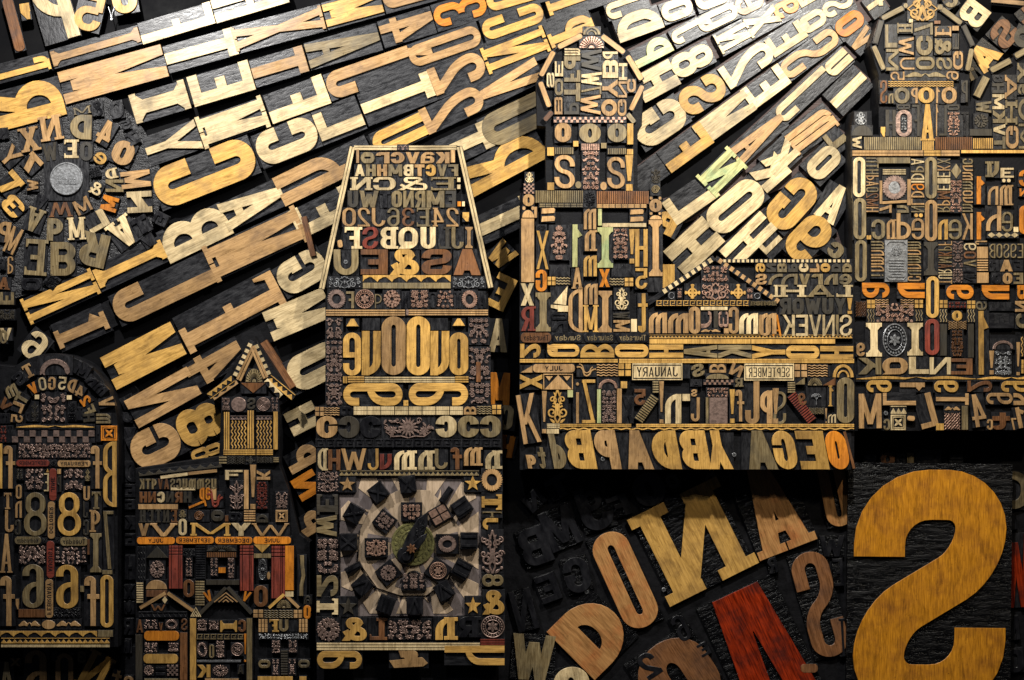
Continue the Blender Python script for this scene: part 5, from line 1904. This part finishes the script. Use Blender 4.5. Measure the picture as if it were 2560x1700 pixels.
# ------------------------------------------------------------------ planks under the slanting rows
for k, row in enumerate(rows):
    row = [q for q in row if q[3] in items]
    if not row: continue
    pts = [row[0][0]] + [((a[1][0]+b[0][0])/2, (a[1][1]+b[0][1])/2) for a, b in zip(row, row[1:])] + [row[-1][1]]
    if row[0][3]['reg'] != 'slanting rows': continue
    w = row[0][2]/2; off = 5 if pts[0][0] > 1150 else -3
    P = []
    for i, p in enumerate(pts):
        a = pts[max(0, i-1)]; b = pts[min(len(pts)-1, i+1)]; dx, dy = b[0]-a[0], b[1]-a[1]; L = math.hypot(dx, dy) or 1
        n = (-dy/L, dx/L); ext = -3 if i == 0 else 3 if i == len(pts)-1 else 0
        P.append(((p[0]+dx/L*ext+n[0]*(w-4), p[1]+dy/L*ext+n[1]*(w-4)), (p[0]+dx/L*ext-n[0]*(w+off), p[1]+dy/L*ext-n[1]*(w+off))))
    Q = [fpoly([P[i][0], P[i][1], P[i+1][1], P[i+1][0]], 9) for i in range(len(P)-1)]
    me = relief('row_plank', Q, 0, 9 + .13*(k % 5), .8, *((PLANK,)*2 if pts[0][0] > 1150 else (PANEL,)*2))
    link('row_plank', me, Matrix.Rotation(math.radians(90), 4, 'X'), label='dark brown plank carrying %s above %s, slanting rows' % (row[0][3]['desc'], row[-1][3]['desc']) if len(row) > 1 else 'short brown plank carrying the %s, slanting rows' % row[0][3]['label'].split(' and ')[0], category='plank', group='planks under the slanting rows')

# ------------------------------------------------------------------ building the blocks
letters = sorted([i for i in items if i['letter']], key=lambda i: -i['area'])
solo = set(id(i) for i in letters[:300]); rest = [i for i in letters[300:]]
stuff = dict(V=[], F=[], M=[], mats=[])
def to_stuff(me, mtx):
    off = len(stuff['V']); stuff['V'] += [tuple(mtx @ v.co) for v in me.vertices]
    ids = []
    for m in me.materials:
        if m not in stuff['mats']: stuff['mats'].append(m)
        ids.append(stuff['mats'].index(m))
    for p in me.polygons: stuff['F'].append(tuple(off+v for v in p.vertices)); stuff['M'].append(ids[p.material_index])
    bpy.data.meshes.remove(me)
GRP = {}
def plate_text(text, w, h, fl):
    n = len(text); m = h*.2; tw = min((w*.9)/n, h*.62); P = []
    wid = [1.25 if c in 'MWm' else .45 if c in 'Iitl' else 1 for c in text]; tot = sum(wid)
    tw = min(w*.84/tot, h*.55); x = tw*tot/2
    for c, k in zip(text, wid):
        hh = h*.56 if (c.isupper() or c in 'tdhkbl') else h*.42
        x -= tw*k/2
        for p in glyph(c, tw*k*.8, hh, 'M'): P.append([(a+x, b-(h*.56-hh)/2) for a, b in p])
        x -= tw*k/2
    return P
for it in items:
    rng = random.Random(it['i']*7+3)
    ch, fl = it['ch'], it['fl']; z = it['z'] + rng.uniform(-.9, .9)
    s = persp(z)*K; w, h = it['w']*s, it['h']*s
    small = min(w, h)
    rel = max(1.6, min(6.0, 1.5 + small*.075)); bev = min(.7, small*.025 + .08)
    if ch[:1] == '@': rel = max(1.5, min(4, 1.2+small*.05))
    zb = z - rel
    tilt = rng.uniform(-.006, .006) if it['letter'] else 0
    z0 = it['z'] - BH - 2 - (13 if it['rw'] else 0)        # local zero
    mtx = frame(it['x'], it['y'], z, it['phi'] + tilt, z0)
    pad = 1.1 if not it['rw'] else .4
    bw, bh_ = (w + 2*pad, h + 2*pad) if not it['rw'] else (max(it['rw']*s, w*.98), h + .6)
    if it.get('pad'): bw += 2*it['pad']; bh_ += 2*it['pad']
    col = MAT[it['col']]
    face = None; extra = []
    if ch == '': face = None
    elif ch[:1] == '@':
        kind = ch[1:]
        if kind in ('plate', 'sign'):
            if kind == 'plate': face = ornament('round', w, h, rng)
            else: face = [rect(-w/2, -h/2, w/2, h/2)]
            T = plate_text(it['text'], w, h, fl)
            if kind == 'sign':
                T = T + [rect(-w*.48, -h*.42, w*.48, -h*.36), rect(-w*.48, h*.36, w*.48, h*.42), rect(-w*.48, -h*.42, -w*.47, h*.42), rect(w*.47, -h*.42, w*.48, h*.42)]
            extra.append(('lettering', T, .35, MAT['k'] if it['col'] != 'k' else MAT['n']))
        elif kind == 'plaque':
            face = [rect(-w/2, -h/2, w/2, h/2)]
            c = w*.14; o1 = [(-w*.44+c, -h*.46), (w*.44-c, -h*.46), (w*.44, -h*.46+c), (w*.44, h*.46-c), (w*.44-c, h*.46), (-w*.44+c, h*.46), (-w*.44, h*.46-c), (-w*.44, -h*.46+c), (-w*.44+c, -h*.46)]
            T = stroke(o1, 1.2, 1.2) + [p for k in range(7) for p in waves(w*.6, 2.4, 1, 1.7, .3, 3)]
            T = stroke(o1, 1.2, 1.2)
            for k in range(7): T += [[(a, b + h*(.02-k*.065)) for a, b in p] for p in waves(w*(.66 if k != 5 else .4), 2.4, 1, 1.9, .5, 4)]
            T += [[(a, b+h*.24) for a, b in p] for p in ornament('ros', w*.55, h*.24, rng)]
            extra.append(('relief_pattern', T, 2.2, MAT['s']))
        else: face = ornament(kind, w, h, rng)
    else: face = glyph(ch, w, h, fl)
    try:
        block = box_mesh('block', bw, bh_, 0, zb - z0, .5, GOUGE if ch == '$' or it['reg'] == 'foreground diagonal letters' else BODY)
        fm = relief('face', face, zb - z0 - .05, z - z0, bev, col, INK if ch[:1] != '@' or it['col'] not in 'cvs' else col) if face else None
    except Exception as ex:
        print('FAILED', ch, it['label'], ex); continue
    if it['letter'] and id(it) not in solo:
        to_stuff(block, mtx)
        if fm: to_stuff(fm, mtx)
        continue
    nm = 'numeral_block' if ch.isdigit() else 'letter_block' if it['letter'] else 'plate_block' if it['text'] else 'wooden_strip' if ch in ('.', '|', '@bar', '@round', '@rail', '@lines', '@stripe', '@hstripe') else 'spacer_block' if ch == '' else 'ornament_block' if ch[:1] == '@' else 'punctuation_block'
    cat = {'numeral_block': 'numeral block', 'letter_block': 'letter block', 'plate_block': 'name plate', 'wooden_strip': 'wooden strip', 'ornament_block': 'ornament', 'spacer_block': 'spacer', 'punctuation_block': 'punctuation block'}[nm]
    root = link(nm, None, mtx, label=it['label'], category=cat, group=cat + 's in the ' + it['reg'])
    root.empty_display_size = .01
    link('block', block, Matrix.Identity(4), root)
    if fm:
        f = link('raised_letter' if it['letter'] else 'raised_pattern' if ch[:1] == '@' and not it['text'] else 'face', fm, Matrix.Identity(4), root)
        for n_, T, hh, m_ in extra:
            link(n_, relief(n_, T, z-z0-.02, z-z0+hh, .08, m_, m_), Matrix.Identity(4), f)
me = bpy.data.meshes.new('small_letter_blocks'); me.from_pydata(stuff['V'], [], stuff['F'])
for m in stuff['mats']: me.materials.append(m)
me.polygons.foreach_set('material_index', stuff['M']); me.update()
link('small_letter_blocks', me, kind='stuff', label='the many smallest wooden letter blocks filling the house and tower panels', category='letter blocks')

# ------------------------------------------------------------------ coin on the round panel
def simple(name, label, cat, fx, fy, z0, z1, polys, mat, phi=0, bev=.5, parts=(), group=None, side=None):
    root = link(name, None, frame(fx, fy, z1, phi, z0), label=label, category=cat)
    if group: root['group'] = group
    for pn, P, a, b, m in [('body', polys, 0, z1-z0, mat)] + list(parts):
        link(pn, relief(pn, P, a, b, min(bev, (b-a)*.4), m, side or m), Matrix.Identity(4), root)
    return root
rg = random.Random(5)
simple('coin_block', 'square black block holding the silver coin, centre of the round panel', 'coin block', 153, 411, 20, 31, [rect(-56, -56, 56, 56)], BODY)
simple('silver_coin', 'large silver coin with a town skyline, centre of the round panel', 'coin', 153, 412, 31, 36, [circ(0, 0, 41, n=40)], MAT['s'], parts=[('rim_and_skyline', ornament('coin', 80, 80, rg), 4.8, 6.6, MAT['s'])])
for a, b, w, lb in (((700, 500), (722, 590), 14, 'short brown beam leaning left of the clock tower roof'), ((605, 790), (672, 895), 24, 'long brown beam crossing the slanting rows right of the spire')):
    L = math.hypot(b[0]-a[0], b[1]-a[1])*K; ph = math.atan2(-(b[1]-a[1]), b[0]-a[0]) - math.pi/2
    simple('wooden_beam', lb, 'beam', (a[0]+b[0])/2, (a[1]+b[1])/2, 10, 36, [rect(-w/2, -L/2, w/2, L/2)], MAT['b'], ph)
tw = simple('tweezers', 'small steel tweezers lying between golden numeral 5 and letter U, top left corner', 'tweezers', 257, 30, 44, 46.5, stroke([(-8, 16), (-3, 0), (0, -15)], 1.6, 1.6), MAT['s'], parts=[('arm', stroke([(8, 16), (2, 0), (0, -15)], 1.6, 1.6) + [circ(0, -15, 3, n=10)], 0, 2.8, MAT['s'])])

# ------------------------------------------------------------------ the clock
CX, CY = 590.25 + 1447/4, 1176 + 312/4
root = link('clock', None, frame(CX, CY, 96, 0, 84), label='large square clock with copper picture blocks and black numerals, clock tower', category='clock')
def cpart(name, P, z0, z1, m, par=None, bev=.5, side=None, **pr):
    return link(name, relief(name, P, z0-84, z1-84, bev, m, side or m), Matrix.Identity(4), par or root, **pr)
q = K*persp(96)/4
def C(x, y): return ((x-1447)*q, (312-y)*q)     # tile pixels about the clock's centre
cpart('dial_plate', [[C(760, -325), C(2075, -325), C(2080, 985), C(775, 985)]], 84, 86, PLATE)
star = []
def cl(a, r): x, y = math.cos(a)*r, math.sin(a)*r; return (max(-177, min(160, x)), max(-172, min(165, y)))
for k in range(13):
    a = math.radians(k*27.7+16)
    star.append([(math.cos(a)*88, math.sin(a)*88), cl(a-.14, 190), cl(a+.02, 205), cl(a+.14, 190)])
for k in range(13):
    a = math.radians(k*27.7+2)
    star.append([(math.cos(a-.16)*104, math.sin(a-.16)*104), (math.cos(a+.02)*104, math.sin(a+.02)*104), cl(a+.1, 150)])
cpart('star_rays', star, 86, 87.2, PLATE2)
OC = [(940, 470), (1115, 720), (1330, 790), (1570, 790), (1750, 660), (1880, 460), (1890, 200), (1770, -10), (1600, -180), (1330, -190), (1080, -60), (960, 180)]
disc = [C(*p) for p in OC]
cpart('dial_disc', [disc], 86, 92, PLATE2, side=MAT['d'])
cpart('disc_rays', [[(math.cos(math.radians(a-7))*38, math.sin(math.radians(a-7))*38), (math.cos(math.radians(a+7))*38, math.sin(math.radians(a+7))*38), (math.cos(math.radians(a+5))*113, math.sin(math.radians(a+5))*113), (math.cos(math.radians(a-3))*113, math.sin(math.radians(a-3))*113)] for a in range(10, 360, 40)], 92, 92.6, PLATE, bev=.1)
coin = cpart('brass_coin', [circ(0, 0, 53, n=48)], 92, 96, BRASS)
cpart('coin_rim', ornament('medal', 104, 104, rg), 96, 97.2, BRASS, coin, .3)
for n_, (x, y, w, h, a, kind) in enumerate([(1187, 103, 175, 165, -38, 'flor'), (1110, 345, 215, 175, 0, 'scroll'), (1222, 575, 185, 175, 40, 'ros'), (1455, 648, 235, 180, 0, 'dome'), (1680, 555, 190, 185, -35, 'medal'), (1765, 310, 205, 180, 0, 'wreath'), (1695, 40, 190, 160, 30, 'win'), (1435, 15, 195, 175, 0, 'flor'), ]):
    t = math.radians(a); cx, cy = C(x, y); w *= q; h *= q
    rot = lambda P: [[(cx+u*math.cos(t)-v*math.sin(t), cy+u*math.sin(t)+v*math.cos(t)) for u, v in p] for p in P]
    b = cpart('picture_block', rot([rect(-w/2, -h/2, w/2, h/2)] if kind != 'dome' else ornament('dome', w, h, rg)), 92, 101, MAT['k'])
    cpart('picture', rot(ornament('flor' if kind == 'dome' else kind, w*.84, h*.84, rg)), 101, 104, MAT['c' if n_ in (1, 4, 6, 7) else 'v'], b, .3)
NUM = [(1400, -240, 8, 'X'), (1130, -165, 38, 'X'), (905, 30, 60, 'X'), (855, 292, 90, 'X'), (900, 530, 118, '|'), (985, 690, 132, 'V'), (1200, 870, 160, '/|'), (1465, 880, 180, 'V'), (1735, 740, 212, 'V'), (1900, 540, 242, '='), (1965, 280, 270, '='), (1900, -30, 305, '='), (1755, -140, 325, '|')]
for x, y, a, g in NUM:
    t = math.radians(a); cx, cy = C(x, y)
    rot = lambda P: [[(cx+u*math.cos(t)-v*math.sin(t), cy+u*math.sin(t)+v*math.cos(t)) for u, v in p] for p in P]
    w, h = (40, 42) if g not in '|' else (16, 42)
    b = cpart('numeral_cube', rot([rect(-w/2, -h/2, w/2, h/2)]), 86, 106, MAT['k'])
    G = glyph(g, w*.86, h*.86, ' L') if g in 'XV' else [rect(k*11-3, -h*.43, k*11+3, h*.43) for k in ((-1, 1) if g == '=' else (0,) if g == '|' else (-1, 0, 1))]
    cpart('numeral', rot(G), 106, 109, MAT['k'], b, .3)
def bezier_hand(L, w, a, off):
    t = math.radians(a); P = [[(-w*.5, -L*.18), (w*.5, -L*.18), (w*.62, L*.3), (-w*.62, L*.3)], [(-w*.62, L*.3), (w*.62, L*.3), (w*.45, L*.75), (0, L), (-w*.45, L*.75)], circ(0, -L*.2, w*.7, n=14)]
    return [[(off[0]+u*math.cos(t)-v*math.sin(t), off[1]+u*math.sin(t)+v*math.cos(t)) for u, v in p] for p in P]
h1 = cpart('hour_hand', bezier_hand(98, 30, -27, (-8, -8)), 101, 116, MAT['k'], bev=1.6)
cpart('scroll_relief', [[(x*.5+18, y*.75+36) for x, y in [(u*math.cos(-.47)-v*math.sin(-.47), u*math.sin(-.47)+v*math.cos(-.47)) for u, v in p]] for p in ornament('scroll', 34, 80, rg)], 116, 118, MAT['k'], h1, .5)
cpart('minute_hand', bezier_hand(64, 16, -42, (-6, -18)), 116.5, 122, MAT['k'], bev=1.2)
cpart('hub', flower(-2, -8, 13, 7), 122, 127, MAT['b'], bev=.8)

# ------------------------------------------------------------------ screws
SCR = [(1280+840, 0, 0)]
for fx, fy, z, lb in ((590+828/4, 392+848/4, 91, 'inside the olive U of the clock tower roof'), (590+1635/4, 392+672/4, 91, 'inside the pale U of the clock tower roof'), (1180.5+838/4, 784+1098/4, 111, 'below the tan P at the foot of the church'), (1180.5+2050/4, 784+1058/4, 111, 'right of the golden Y at the foot of the church'), (1770.75+1088/4, 784+675/4, 101, 'beside the framed square of the town hall'), (1180.5+1400/4, 1176+735/4, 29, 'below the large N of the foreground diagonal'), (1180.5+688/4, 1176+755/4, 29, 'above the brown D of the foreground diagonal')):
    r = 5.2
    simple('screw', 'small round steel screw head ' + lb, 'screw', fx, fy, z-3, z+1.2, [circ(0, 0, r, n=20)], MAT['s'], .4, parts=[('cross_slot', [rect(-r*.7, -.7, r*.7, .7), rect(-.7, -r*.7, .7, r*.7)], 4.1, 4.5, MAT['k'])], group='screws')
print('ITEMS', len(items), 'letters', len(letters))
